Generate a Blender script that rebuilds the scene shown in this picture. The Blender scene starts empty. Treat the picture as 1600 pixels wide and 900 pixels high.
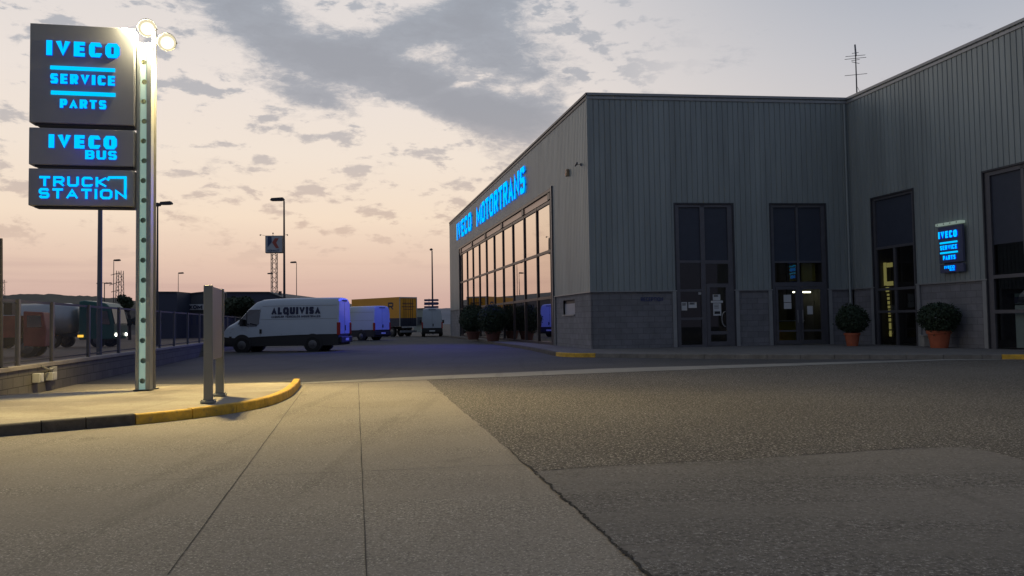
import bpy, bmesh, math, random
from mathutils import Vector, Matrix
random.seed(7)
R = math.radians
sc = bpy.context.scene
col = sc.collection

# ------------------------------------------------------------------ camera
F_PX, PITCH, ROLL, EYE = 1244.0, R(2.463), R(0.87), 1.3
CAM = Vector((0, 0, EYE))
FW = Vector((0, math.cos(PITCH), math.sin(PITCH)))
U0 = Vector((0, -math.sin(PITCH), math.cos(PITCH)))
R0 = Vector((1, 0, 0))
RT = R0 * math.cos(ROLL) - U0 * math.sin(ROLL)
UP = U0 * math.cos(ROLL) + R0 * math.sin(ROLL)
cd = bpy.data.cameras.new("camera")
cam = bpy.data.objects.new("camera", cd)
col.objects.link(cam)
cam.matrix_world = Matrix(((RT.x, UP.x, -FW.x, 0), (RT.y, UP.y, -FW.y, 0), (RT.z, UP.z, -FW.z, EYE), (0, 0, 0, 1)))
cd.sensor_width = 36.0
cd.lens = F_PX / 1600 * 36
cd.clip_start, cd.clip_end = 0.05, 6000
sc.camera = cam

# ------------------------------------------------------------------ view
sc.view_settings.view_transform = 'Standard'
sc.view_settings.look = 'None'
sc.view_settings.exposure = 0.0
sc.view_settings.gamma = 1.0
sc.view_settings.use_curve_mapping = False
sc.render.engine = 'CYCLES'
sc.cycles.use_denoising = True
sc.cycles.max_bounces = 8
sc.cycles.sample_clamp_indirect = 4.0

# ------------------------------------------------------------------ world: dusk sky
world = bpy.data.worlds.new("World")
sc.world = world
world.use_nodes = True
wn = world.node_tree
wn.nodes.clear()

class NT:
    def __init__(s, nt): s.nt = nt
    def n(s, t, **kw):
        nd = s.nt.nodes.new(t)
        for k, v in kw.items():
            setattr(nd, k, v)
        return nd
    def l(s, a, b): s.nt.links.new(a, b)
    def m(s, op, a, b=None, c=None, clamp=False):
        nd = s.n('ShaderNodeMath', operation=op, use_clamp=clamp)
        for i, v in enumerate((a, b, c)):
            if v is None: continue
            if isinstance(v, (int, float)): nd.inputs[i].default_value = v
            else: s.l(v, nd.inputs[i])
        return nd.outputs[0]
    def mix(s, fac, a, b, mode='MIX'):
        nd = s.n('ShaderNodeMix', data_type='RGBA', blend_type=mode)
        for sock, v in ((nd.inputs[0], fac), (nd.inputs[6], a), (nd.inputs[7], b)):
            if isinstance(v, (int, float)): sock.default_value = v if sock.type == 'VALUE' else (v, v, v, 1)
            elif isinstance(v, tuple): sock.default_value = (*v[:3], 1)
            else: s.l(v, sock)
        return nd.outputs[2]
    def ramp(s, fac, stops, interp='LINEAR'):
        nd = s.n('ShaderNodeValToRGB')
        cr = nd.color_ramp
        cr.interpolation = interp
        while len(cr.elements) < len(stops): cr.elements.new(0.5)
        for e, (p, c) in zip(cr.elements, stops):
            e.position = p
            e.color = (*c, 1) if isinstance(c, tuple) else (c, c, c, 1)
        s.l(fac, nd.inputs[0])
        return nd.outputs[0]
    def noise(s, vec, scale, detail=4, rough=0.55, dist=0.0):
        nd = s.n('ShaderNodeTexNoise')
        nd.inputs['Scale'].default_value = scale
        nd.inputs['Detail'].default_value = detail
        nd.inputs['Roughness'].default_value = rough
        nd.inputs['Distortion'].default_value = dist
        if vec is not None: s.l(vec, nd.inputs['Vector'])
        return nd.outputs['Fac']
    def smooth(s, v, lo, hi):
        nd = s.n('ShaderNodeMapRange', interpolation_type='SMOOTHSTEP')
        s.l(v, nd.inputs[0])
        nd.inputs[1].default_value, nd.inputs[2].default_value = lo, hi
        nd.inputs[3].default_value, nd.inputs[4].default_value = 0, 1
        return nd.outputs[0]

def srgb(r, g, b):
    f = lambda c: (c / 255 / 12.92) if c / 255 <= 0.04045 else ((c / 255 + 0.055) / 1.055) ** 2.4
    return (f(r), f(g), f(b))

SUN_AZ = R(-16)          # sunset direction, measured from +Y towards +X
w = NT(wn)
tc = w.n('ShaderNodeTexCoord')
sep = w.n('ShaderNodeSeparateXYZ')
w.l(tc.outputs['Generated'], sep.inputs[0])
X, Y, Z = sep.outputs
el = w.m('MULTIPLY', w.m('ARCSINE', Z), 180 / math.pi)
az = w.m('MULTIPLY', w.m('ARCTAN2', X, Y), 180 / math.pi)
eln = w.m('DIVIDE', el, 45.0, clamp=True)
grad = w.ramp(eln, [(0.0, srgb(200, 165, 156)), (0.045, srgb(211, 179, 168)), (0.10, srgb(232, 203, 184)),
                    (0.165, srgb(249, 227, 204)), (0.26, srgb(247, 232, 217)), (0.36, srgb(241, 230, 222)),
                    (0.50, srgb(228, 222, 220)), (0.72, srgb(180, 186, 196)), (1.0, srgb(132, 142, 160))])
gradcool = w.ramp(eln, [(0.0, srgb(188, 166, 164)), (0.12, srgb(206, 190, 186)), (0.25, srgb(214, 208, 208)),
                        (0.38, srgb(192, 194, 202)), (0.50, srgb(168, 176, 190)), (1.0, srgb(118, 130, 150))])
azr = w.m('ABSOLUTE', w.m('SUBTRACT', az, -20.0))
base = w.mix(w.smooth(azr, 14, 52), grad, gradcool)
gradback = w.ramp(eln, [(0.0, srgb(92, 92, 108)), (0.2, srgb(98, 106, 126)), (1.0, srgb(118, 130, 152))])
base = w.mix(w.smooth(azr, 55, 120), base, gradback)
# clouds laid out over the dome (degrees of azimuth and elevation)
cv = w.n('ShaderNodeCombineXYZ')
w.l(w.m('MULTIPLY', w.m('ADD', az, w.m('MULTIPLY', el, .5)), 0.085), cv.inputs[0])
w.l(w.m('MULTIPLY', el, 0.23), cv.inputs[1])
n1 = w.noise(cv.outputs[0], 1.7, 10, 0.66, 0.3)
cv2 = w.n('ShaderNodeCombineXYZ')
w.l(w.m('ADD', w.m('MULTIPLY', az, 0.30), 3.7), cv2.inputs[0])
w.l(w.m('MULTIPLY', el, 0.72), cv2.inputs[1])
n2 = w.noise(cv2.outputs[0], 1.0, 7, 0.6, 0.15)
def blob(a0, e0, sa, se, amp, rot=0.0):
    da = w.m('SUBTRACT', az, a0); de = w.m('SUBTRACT', el, e0)
    c, s_ = math.cos(R(rot)), math.sin(R(rot))
    u = w.m('DIVIDE', w.m('ADD', w.m('MULTIPLY', da, c), w.m('MULTIPLY', de, s_)), sa)
    v = w.m('DIVIDE', w.m('SUBTRACT', w.m('MULTIPLY', de, c), w.m('MULTIPLY', da, s_)), se)
    d2 = w.m('ADD', w.m('MULTIPLY', u, u), w.m('MULTIPLY', v, v))
    return w.m('MULTIPLY', w.m('POWER', 2.718, w.m('MULTIPLY', d2, -1.0)), amp)
def PXY(px, py): return ((px - 800) / 1244 * 57.3 * .985, (507 - py) / 1244 * 57.3)
masses = []
for px, py, sx, sy, amp, rot in ((390, 40, 80, 50, .42, -20), (455, 105, 90, 34, .34, -8), (560, 110, 110, 44, .46, -10), (640, 60, 40, 26, .20, 10), (740, 40, 95, 45, .52, 25),
        (800, 95, 80, 45, .48, 0), (700, 165, 120, 34, .52, -18), (480, 165, 90, 20, .36, -14), (800, 190, 90, 30, .40, -8), (790, 240, 50, 26, .22, 0),
        (560, 12, 80, 18, -.2, 0), (655, 100, 40, 14, -.22, 14), (730, 138, 60, 6, -.24, 20), (250, 18, 90, 22, .22, 0), (20, 230, 60, 34, .30, 0), (320, 350, 75, 26, .18, -25),
        (330, 275, 60, 20, .14, 0), (560, 262, 90, 14, .14, 0), (1130, 130, 70, 16, .16, 10), (860, 165, 60, 60, .26, 0), (5, 180, 60, 14, .2, 0)):
    a0, e0 = PXY(px, py); masses.append((a0, e0, sx * .0454, sy * .046, amp, rot))
acc = None
for mm in masses:
    b = blob(*mm)
    b = w.m('MULTIPLY', b, 1.18)
    acc = b if acc is None else w.m('ADD', acc, b)
d1 = w.m('ADD', w.m('MULTIPLY', w.m('SUBTRACT', n1, 0.5), 1.0), acc)
n3 = w.noise(cv2.outputs[0], 2.4, 8, 0.7, 0.4)
d1 = w.m('ADD', d1, w.m('MULTIPLY', w.m('SUBTRACT', n3, 0.5), .6))
big = w.smooth(d1, 0.10, 0.46)
puffband = w.m('MULTIPLY', w.smooth(el, 3.0, 7.5), w.m('SUBTRACT', 1.0, w.smooth(az, 4, 16)))
puff = w.m('MULTIPLY', w.smooth(w.m('ADD', n2, w.m('MULTIPLY', w.m('SUBTRACT', n1, .5), .55)), 0.52, 0.63), puffband)
front = w.m('SUBTRACT', 1.0, w.smooth(azr, 60, 110))
cl = w.m('MULTIPLY', w.m('MAXIMUM', big, w.m('MULTIPLY', puff, 0.82)), front)
ccol = w.ramp(eln, [(0.0, srgb(176, 150, 146)), (0.15, srgb(204, 180, 166)), (0.24, srgb(190, 180, 178)), (0.34, srgb(162, 166, 176)), (0.5, srgb(154, 163, 176)), (1.0, srgb(120, 130, 146))])
thick = w.smooth(w.m('ADD', d1, w.m('MULTIPLY', w.m('SUBTRACT', n2, .5), .35)), 0.25, 0.8)
ccol = w.mix(w.m('MULTIPLY', thick, .7), ccol, srgb(138, 144, 156))
skyc = w.mix(w.m('MULTIPLY', cl, 0.86), base, ccol)
# thin milky streaks near the horizon
st = w.n('ShaderNodeCombineXYZ')
w.l(w.m('MULTIPLY', az, 0.05), st.inputs[0]); w.l(w.m('MULTIPLY', el, 0.9), st.inputs[1])
strk = w.smooth(w.noise(st.outputs[0], 1.0, 5, .5), .5, .72)
skyc = w.mix(w.m('MULTIPLY', w.m('MULTIPLY', strk, w.m('SUBTRACT', 1.0, w.smooth(el, 2, 7))), .35), skyc, srgb(180, 150, 148))
nish = w.n('ShaderNodeTexSky', sky_type='NISHITA')
nish.sun_disc = False
nish.sun_elevation = R(1.0)
nish.sun_rotation = SUN_AZ
bg1 = w.n('ShaderNodeBackground'); w.l(skyc, bg1.inputs[0]); bg1.inputs[1].default_value = 0.95
bg2 = w.n('ShaderNodeBackground'); w.l(nish.outputs[0], bg2.inputs[0]); bg2.inputs[1].default_value = 0.002
ad = w.n('ShaderNodeAddShader'); w.l(bg1.outputs[0], ad.inputs[0]); w.l(bg2.outputs[0], ad.inputs[1])
wo = w.n('ShaderNodeOutputWorld'); w.l(ad.outputs[0], wo.inputs[0])

# afterglow: the sun is at the horizon behind thin cloud, so its lamp is faint and broad
sl = bpy.data.lights.new("afterglow_sun", 'SUN')
sl.energy, sl.angle, sl.color = 0.10, R(60), (1.0, 0.72, 0.52)
so = bpy.data.objects.new("afterglow_sun", sl); col.objects.link(so)
d = Vector((math.sin(SUN_AZ) * math.cos(R(4)), math.cos(SUN_AZ) * math.cos(R(4)), math.sin(R(4))))
so.rotation_euler = d.to_track_quat('Z', 'Y').to_euler()

# ------------------------------------------------------------------ picture <-> world helpers (used to read positions off the ground plane)
def ray(px, py):
    return (FW * F_PX + RT * (px - 800) - UP * (py - 450)).normalized()
def G(px, py, z=0.0):
    r = ray(px, py)
    return CAM + r * ((z - EYE) / r.z)
def onwall(px, py, P, u):
    """(s, z) where the sight line meets the vertical plane through P along u"""
    r = ray(px, py)
    n = Vector((u.y, -u.x, 0))
    t = (P - CAM).dot(n) / r.dot(n)
    q = CAM + r * t
    return (q - P).dot(u), q.z
def atdepth(px, py, y):
    r = ray(px, py)
    return CAM + r * (y / r.y)
def gx(px, y, z=0.0):
    """ground point on the vertical sight plane of column px at depth y"""
    q = atdepth(px, 505, y)
    return Vector((q.x, y, z))

# ------------------------------------------------------------------ mesh builder
class MB:
    def __init__(s): s.v, s.f, s.mi, s.uv = [], [], [], []
    def face(s, pts, mi=0, uv=None):
        b = len(s.v)
        s.v += [Vector(p) for p in pts]
        s.f.append(tuple(range(b, b + len(pts)))); s.mi.append(mi); s.uv.append(uv)
    def box(s, o, a, b, c, mi=0):
        """box from corner o with edge vectors a,b,c"""
        o, a, b, c = Vector(o), Vector(a), Vector(b), Vector(c)
        if a.cross(b).dot(c) < 0: a, b = b, a
        k = len(s.v)
        s.v += [o, o + a, o + a + b, o + b, o + c, o + a + c, o + a + b + c, o + b + c]
        for q in ((0, 3, 2, 1), (4, 5, 6, 7), (0, 1, 5, 4), (1, 2, 6, 5), (2, 3, 7, 6), (3, 0, 4, 7)):
            s.f.append(tuple(k + i for i in q)); s.mi.append(mi); s.uv.append(None)
    def cbox(s, c, sx, sy, sz, mi=0, rz=0):
        a = Vector((math.cos(rz), math.sin(rz), 0)) * sx; b = Vector((-math.sin(rz), math.cos(rz), 0)) * sy
        s.box(Vector(c) - a / 2 - b / 2 - Vector((0, 0, sz / 2)), a, b, (0, 0, sz), mi)
    def tube(s, p, q, r0, r1=None, n=10, mi=0, cap=True):
        p, q = Vector(p), Vector(q); r1 = r0 if r1 is None else r1
        d = (q - p).normalized()
        a = d.orthogonal().normalized(); b = d.cross(a)
        k = len(s.v)
        for i in range(n):
            t = 2 * math.pi * i / n; e = a * math.cos(t) + b * math.sin(t)
            s.v += [p + e * r0, q + e * r1]
        for i in range(n):
            j = (i + 1) % n
            s.f.append((k + 2 * i, k + 2 * j, k + 2 * j + 1, k + 2 * i + 1)); s.mi.append(mi); s.uv.append(None)
        if cap:
            s.f.append(tuple(k + 2 * i for i in reversed(range(n)))); s.mi.append(mi); s.uv.append(None)
            s.f.append(tuple(k + 2 * i + 1 for i in range(n))); s.mi.append(mi); s.uv.append(None)
    def lathe(s, c, prof, n=24, mi=0):
        """profile [(r, z)] turned round the vertical axis through c"""
        k = len(s.v); m = len(prof); c = Vector(c)
        for i in range(n):
            t = 2 * math.pi * i / n
            for r, z in prof: s.v.append(c + Vector((r * math.cos(t), r * math.sin(t), z)))
        for i in range(n):
            j = (i + 1) % n
            for q in range(m - 1):
                s.f.append((k + i * m + q, k + j * m + q, k + j * m + q + 1, k + i * m + q + 1)); s.mi.append(mi); s.uv.append(None)
    def prism(s, pts, ext, mi=0, mside=None):
        """closed polygon extruded by vector ext"""
        pts = [Vector(p) for p in pts]; ext = Vector(ext); n = len(pts); k = len(s.v)
        s.v += pts + [p + ext for p in pts]
        s.f.append(tuple(k + i for i in reversed(range(n)))); s.mi.append(mi); s.uv.append(None)
        s.f.append(tuple(k + n + i for i in range(n))); s.mi.append(mi); s.uv.append(None)
        for i in range(n):
            j = (i + 1) % n
            s.f.append((k + i, k + j, k + n + j, k + n + i)); s.mi.append(mi if mside is None else mside); s.uv.append(None)

ROOT = {}
def tag(o, label=None, cat=None, group=None, kind=None):
    if label: o['label'] = label
    if cat: o['category'] = cat
    if group: o['group'] = group
    if kind: o['kind'] = kind
    return o
def build(name, mb, mats, parent=None, local=False, uvf=None, smooth=False, bevel=0.0, recalc=True, weld=False):
    if not isinstance(mats, (list, tuple)): mats = [mats]
    me = bpy.data.meshes.new(name)
    M = ROOT.get(parent.name) if parent is not None else None
    vs = mb.v
    if uvf:
        uvs = [uvf(p) for p in vs]
    if M is not None and not local:
        inv = M.inverted(); vs = [inv @ p for p in vs]
    me.from_pydata([tuple(p) for p in vs], [], mb.f)
    for m in mats: me.materials.append(m)
    me.polygons.foreach_set('material_index', mb.mi)
    if uvf:
        ul = me.uv_layers.new(name='uv')
        for lp in me.loops: ul.data[lp.index].uv = uvs[lp.vertex_index]
    if recalc:
        bm = bmesh.new(); bm.from_mesh(me)
        if smooth or weld: bmesh.ops.remove_doubles(bm, verts=bm.verts, dist=0.0004)
        bmesh.ops.recalc_face_normals(bm, faces=bm.faces)
        bm.to_mesh(me); bm.free()
    if smooth:
        for p in me.polygons: p.use_smooth = True
        me.set_sharp_from_angle(angle=R(38))
    me.update()
    o = bpy.data.objects.new(name, me)
    col.objects.link(o)
    if parent is not None:
        o.parent = parent
        ROOT[o.name] = M
    else:
        ROOT[o.name] = Matrix.Identity(4)
    if bevel:
        bv = o.modifiers.new('bevel', 'BEVEL'); bv.width = bevel; bv.segments = 2; bv.limit_method = 'ANGLE'
    return o
def thing(name, label, cat, loc=(0, 0, 0), rz=0.0, group=None, tilt=None):
    o = bpy.data.objects.new(name, None)
    o.empty_display_size = 0.3
    col.objects.link(o)
    o.location = Vector(loc); o.rotation_euler = (0, 0, rz)
    ROOT[o.name] = Matrix.Translation(Vector(loc)) @ Matrix.Rotation(rz, 4, 'Z')
    return tag(o, label, cat, group)
def copy_thing(o, loc, rz=None, label=None, group=None):
    c = o.copy(); col.objects.link(c); c.location = Vector(loc)
    if rz is not None: c.rotation_euler = (0, 0, rz)
    ROOT[c.name] = Matrix.Translation(Vector(loc)) @ Matrix.Rotation(c.rotation_euler[2], 4, 'Z')
    if label: c['label'] = label
    if group: c['group'] = group
    for ch in list(o.children):
        d_ = ch.copy(); col.objects.link(d_); d_.parent = c
        ROOT[d_.name] = ROOT[c.name]
        for g_ in list(ch.children):
            e = g_.copy(); col.objects.link(e); e.parent = d_
            ROOT[e.name] = ROOT[c.name]
    return c

# ------------------------------------------------------------------ materials
def mat(name, base=(.5, .5, .5), rough=.6, metal=0.0, var=0.0, vscale=3.0, bump=0.0, bscale=60.0, emit=None, estr=1.0, spec=.5, dirt=0.0, dirtcol=(.08, .07, .06), coords='Object', stretch=None):
    m = bpy.data.materials.new(name); m.use_nodes = True
    t = NT(m.node_tree); m.node_tree.nodes.clear()
    out = t.n('ShaderNodeOutputMaterial'); p = t.n('ShaderNodeBsdfPrincipled')
    t.l(p.outputs[0], out.inputs[0])
    p.inputs['Base Color'].default_value = (*base, 1)
    p.inputs['Roughness'].default_value = rough
    p.inputs['Metallic'].default_value = metal
    p.inputs['Specular IOR Level'].default_value = spec
    tc = t.n('ShaderNodeTexCoord'); vec = tc.outputs[coords]
    if stretch:
        mp = t.n('ShaderNodeMapping'); mp.inputs['Scale'].default_value = stretch; t.l(vec, mp.inputs[0]); vec = mp.outputs[0]
    c = base
    if var > 0:
        n = t.noise(vec, vscale, 6, .6)
        lo = tuple(x * (1 - var) for x in base); hi = tuple(min(1, x * (1 + var)) for x in base)
        c = t.ramp(n, [(.28, lo), (.72, hi)])
    if dirt > 0:
        n = t.noise(vec, vscale * 2.7, 7, .7, .4)
        c = t.mix(t.m('MULTIPLY', t.smooth(n, .5, .78), dirt), c, dirtcol)
    if not isinstance(c, tuple): t.l(c, p.inputs['Base Color'])
    if bump > 0:
        n = t.noise(vec, bscale, 3, .6)
        b = t.n('ShaderNodeBump'); b.inputs['Strength'].default_value = bump; b.inputs['Distance'].default_value = .01
        t.l(n, b.inputs['Height']); t.l(b.outputs[0], p.inputs['Normal'])
    if emit:
        p.inputs['Emission Color'].default_value = (*emit, 1); p.inputs['Emission Strength'].default_value = estr
    return m

def glass(name, refl=.25, tint=(.35, .38, .4), rough=.01, gcol=(1, 1, 1), opaque=None, ior=1.5, wob=0.0):
    m = bpy.data.materials.new(name); m.use_nodes = True
    t = NT(m.node_tree); m.node_tree.nodes.clear()
    out = t.n('ShaderNodeOutputMaterial')
    if opaque: 
        bk = t.n('ShaderNodeBsdfDiffuse'); bk.inputs[0].default_value = (*opaque, 1)
    else:
        bk = t.n('ShaderNodeBsdfTransparent'); bk.inputs[0].default_value = (*tint, 1)
    gl = t.n('ShaderNodeBsdfGlossy'); gl.inputs[0].default_value = (*gcol, 1); gl.inputs['Roughness'].default_value = rough
    fr = t.n('ShaderNodeFresnel'); fr.inputs[0].default_value = ior
    fac = t.m('ADD', t.m('MULTIPLY', fr.outputs[0], 1 - refl), refl, clamp=True)
    if wob:
        tc = t.n('ShaderNodeTexCoord'); n = t.noise(tc.outputs['Object'], .8, 2, .5)
        b = t.n('ShaderNodeBump'); b.inputs['Strength'].default_value = wob; b.inputs['Distance'].default_value = .02
        t.l(n, b.inputs['Height']); t.l(b.outputs[0], gl.inputs['Normal'])
    mx = t.n('ShaderNodeMixShader'); t.l(fac, mx.inputs[0]); t.l(bk.outputs[0], mx.inputs[1]); t.l(gl.outputs[0], mx.inputs[2])
    t.l(mx.outputs[0], out.inputs[0])
    return m

def emis(name, c, s=1.0):
    m = bpy.data.materials.new(name); m.use_nodes = True
    t = NT(m.node_tree); m.node_tree.nodes.clear()
    out = t.n('ShaderNodeOutputMaterial'); e = t.n('ShaderNodeEmission')
    e.inputs[0].default_value = (*c, 1); e.inputs[1].default_value = s
    t.l(e.outputs[0], out.inputs[0]); return m

def ground_mat(name, c0, c1, grain=.5, gscale=90.0, patch=.35, pscale=.25, rough=.9, bump=.5, light=(.35, .33, .3), lightamt=.2, streak=0.0, dark=.25, wear=0.0):
    """paving: broad stains, streaks, fine aggregate with pale and dark stones"""
    m = bpy.data.materials.new(name); m.use_nodes = True
    t = NT(m.node_tree); m.node_tree.nodes.clear()
    out = t.n('ShaderNodeOutputMaterial'); p = t.n('ShaderNodeBsdfPrincipled'); t.l(p.outputs[0], out.inputs[0])
    tc = t.n('ShaderNodeTexCoord'); ob = tc.outputs['Object']
    big = t.noise(ob, pscale, 6, .6, .3)
    c = t.mix(t.smooth(big, .35, .65), c0, c1)
    mp = t.n('ShaderNodeMapping'); mp.inputs['Scale'].default_value = (.22, 1.1, 1); mp.inputs['Rotation'].default_value = (0, 0, R(-4)); t.l(ob, mp.inputs[0])
    sk = t.noise(mp.outputs[0], 1.3, 5, .55, .2)
    wearf = t.smooth(sk, .36, .68)
    c = t.mix(t.m('MULTIPLY', wearf, streak), c, tuple(x * .62 for x in c0))
    mid = t.noise(ob, 7, 5, .65)
    c = t.mix(t.m('MULTIPLY', t.smooth(mid, .5, .8), patch), c, tuple(x * .6 for x in c0))
    fine = t.noise(ob, gscale, 3, .75)
    fine2 = t.noise(ob, gscale * .6, 3, .7)
    st = t.noise(ob, .9, 3, .5, .6)
    c = t.mix(t.m('MULTIPLY', t.smooth(st, .62, .74), .4), c, tuple(x * .45 for x in c0))
    mp2 = t.n('ShaderNodeMapping'); mp2.inputs['Scale'].default_value = (1.5, .07, 1); mp2.inputs['Rotation'].default_value = (0, 0, R(66)); t.l(ob, mp2.inputs[0])
    c = t.mix(t.m('MULTIPLY', t.smooth(t.noise(mp2.outputs[0], 1.6, 3, .6), .56, .68), .26), c, tuple(x * .5 for x in c0))
    amt = t.m('ADD', t.m('MULTIPLY', wearf, wear), 1 - wear) if wear else 1.0
    la = t.m('MULTIPLY', t.smooth(fine, .56, .62), lightamt)
    da = t.m('MULTIPLY', t.smooth(fine2, .50, .62), dark)
    if wear:
        la = t.m('MULTIPLY', la, amt); da = t.m('MULTIPLY', da, amt)
    c = t.mix(la, c, light)
    c = t.mix(da, c, tuple(x * .35 for x in c0))
    t.l(c, p.inputs['Base Color'])
    p.inputs['Roughness'].default_value = rough
    p.inputs['Specular IOR Level'].default_value = .3
    h = t.m('ADD', t.m('MULTIPLY', fine2, .7), t.m('MULTIPLY', fine, .5))
    b = t.n('ShaderNodeBump'); b.inputs['Strength'].default_value = bump; b.inputs['Distance'].default_value = .012
    t.l(h, b.inputs['Height']); t.l(b.outputs[0], p.inputs['Normal'])
    return m

def block_mat(name, c, mortar, bw=.48, bh=.238, msize=.008, off=.5):
    m = bpy.data.materials.new(name); m.use_nodes = True
    t = NT(m.node_tree); m.node_tree.nodes.clear()
    out = t.n('ShaderNodeOutputMaterial'); p = t.n('ShaderNodeBsdfPrincipled'); t.l(p.outputs[0], out.inputs[0])
    tc = t.n('ShaderNodeTexCoord')
    br = t.n('ShaderNodeTexBrick', offset=off)
    br.inputs['Scale'].default_value = 1.0
    br.inputs['Brick Width'].default_value = bw; br.inputs['Row Height'].default_value = bh
    br.inputs['Mortar Size'].default_value = msize; br.inputs['Mortar Smooth'].default_value = .2
    br.inputs['Color1'].default_value = (*[x * .9 for x in c], 1); br.inputs['Color2'].default_value = (*[x * 1.1 for x in c], 1)
    br.inputs['Mortar'].default_value = (*mortar, 1)
    t.l(tc.outputs['UV'], br.inputs['Vector'])
    n = t.noise(tc.outputs['Object'], 2.2, 6, .65)
    cc = t.mix(.55, br.outputs['Color'], t.ramp(n, [(.3, .55), (.7, 1.0)]), 'MULTIPLY')
    n2 = t.noise(tc.outputs['Object'], 60, 3, .6)
    cc = t.mix(.25, cc, t.ramp(n2, [(.35, .5), (.65, 1.0)]), 'MULTIPLY')
    t.l(cc, p.inputs['Base Color']); p.inputs['Roughness'].default_value = .9
    b = t.n('ShaderNodeBump'); b.inputs['Strength'].default_value = .5; b.inputs['Distance'].default_value = .01; b.invert = True
    t.l(t.m('ADD', br.outputs['Fac'], t.m('MULTIPLY', n2, -.3)), b.inputs['Height']); t.l(b.outputs[0], p.inputs['Normal'])
    return m

M = {}
M['asphalt'] = ground_mat('worn_asphalt', (.075, .074, .076), (.098, .096, .097), gscale=70, bump=.5, light=(.3, .29, .27), lightamt=.3, streak=.25, dark=.5, wear=0.0)
M['coarse'] = ground_mat('coarse_asphalt', (.105, .093, .078), (.13, .116, .098), gscale=42, bump=.55, light=(.62, .58, .50), lightamt=.85, streak=.15, dark=.9, patch=.25)
M['streaky'] = ground_mat('resurfaced_concrete', (.150, .138, .122), (.185, .17, .152), gscale=48, bump=.35, light=(.5, .48, .45), lightamt=.7, streak=.4, dark=.9, wear=.7, pscale=.4)
M['drive'] = ground_mat('driveway_concrete', (.225, .200, .168), (.262, .235, .198), gscale=62, bump=.28, light=(.60, .56, .48), lightamt=.85, streak=.10, dark=.6, wear=.6, patch=.22, pscale=.35)
M['strip'] = ground_mat('strip_concrete', (.27, .26, .24), (.33, .32, .29), gscale=40, bump=.3, lightamt=.1, dark=.2)
M['pave'] = ground_mat('pavement_concrete', (.16, .15, .14), (.19, .18, .17), gscale=40, bump=.3, lightamt=.12, dark=.3)
M['island'] = ground_mat('island_concrete', (.30, .26, .21), (.42, .38, .30), gscale=55, bump=.3, lightamt=.15, dark=.25, patch=.4, pscale=.6, streak=.25)
M['dirt'] = ground_mat('dry_dirt', (.22, .16, .12), (.30, .23, .18), gscale=6, bump=.4, pscale=.05, lightamt=.1, dark=.3)
M['joint'] = mat('joint_filler', (.045, .043, .04), .95, var=.3, vscale=8)
M['crack'] = mat('crack_dark', (.02, .019, .018), 1.0, var=.3)
M['kerbdark'] = mat('kerb_weathered', (.085, .075, .062), .9, var=.4, vscale=5, bump=.5, dirt=.5, dirtcol=(.16, .14, .11))
M['kerbgrey'] = mat('kerb_grey', (.17, .165, .155), .9, var=.3, vscale=3, bump=.5, dirt=.5)
M['kerbyel'] = mat('kerb_yellow_paint', (.60, .36, .035), .7, var=.3, vscale=5, bump=.7, bscale=25, dirt=.8, dirtcol=(.20, .16, .09))
M['clad'] = mat('ribbed_metal_cladding', (.30, .34, .335), .5, metal=.25, var=.16, vscale=1.0, bump=.06, bscale=3, dirt=.22, dirtcol=(.11, .12, .115), stretch=(1.6, 1.6, .16))
M['trim'] = mat('metal_trim', (.33, .34, .34), .45, metal=.3, var=.08)
M['trimd'] = mat('dark_metal_trim', (.07, .072, .08), .45, metal=.4, var=.1)
M['frame'] = mat('aluminium_frame', (.15, .15, .165), .4, metal=.5, var=.1)
M['frameb'] = mat('dark_bronze_frame', (.05, .042, .045), .4, metal=.4, var=.1)
M['block'] = block_mat('painted_block', (.25, .25, .265), (.16, .16, .17), msize=.009)
M['blockw'] = block_mat('fence_block', (.15, .14, .135), (.05, .048, .047), bw=.5, bh=.2)
M['coping'] = mat('coping_concrete', (.30, .27, .25), .85, var=.15, vscale=2, bump=.3, dirt=.3)
M['mirror'] = glass('solar_glass', refl=.60, opaque=(.008, .009, .012), gcol=(1.0, .93, .86), wob=.02)
M['dglass'] = glass('dark_window_glass', refl=.05, opaque=(.006, .008, .012), rough=.02, gcol=(.7, .82, 1.0))
M['cglass'] = glass('clear_window_glass', refl=.025, tint=(.62, .66, .68), rough=.01)
M['blind'] = mat('panel_dark', (.055, .065, .09), .3, var=.08, spec=.35)
M['roof'] = mat('roof_membrane', (.2, .2, .2), .9, var=.1)
M['inner'] = mat('interior_paint', (.12, .12, .11), .8, var=.1)
M['innerf'] = mat('interior_floor', (.2, .19, .17), .4, var=.1)
M['paper'] = mat('paper', (.62, .64, .64), .8, var=.05)
M['ink'] = mat('ink', (.03, .03, .035), .7)
M['yelboard'] = mat('yellow_board', (.55, .45, .06), .7, var=.1)
M['signbody'] = mat('sign_box_grey', (.33, .325, .30), .45, metal=.1, var=.06, vscale=1.2)
M['signbk'] = mat('sign_box_dark', (.03, .03, .034), .5)
M['letter'] = emis('letter_cyan', (0.0, .64, 1.3), 1.0)
M['letterside'] = emis('letter_blue_edge', (0.0, .02, 1.0), 1.2)
M['colgrey'] = mat('column_grey_steel', (.32, .34, .32), .4, metal=.4, var=.08)
M['cold'] = mat('column_dark_gap', (.05, .055, .055), .5, metal=.3)
M['mint'] = mat('mint_lit_strip', (.40, .50, .46), .5, emit=(.22, .36, .31), estr=.62)
M['bulb'] = emis('lamp_glass', (1.0, .93, .66), 60.0)
M['lensrim'] = emis('lamp_soft_glow_rim', (1.0, .88, .58), .85)  # graded glow put into the lens rings for a soft lamp edge
M['lensmid'] = emis('lamp_soft_glow', (1.0, .93, .72), 1.6)
M['lampbody'] = mat('lamp_housing', (.10, .10, .10), .5, metal=.4)
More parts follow.
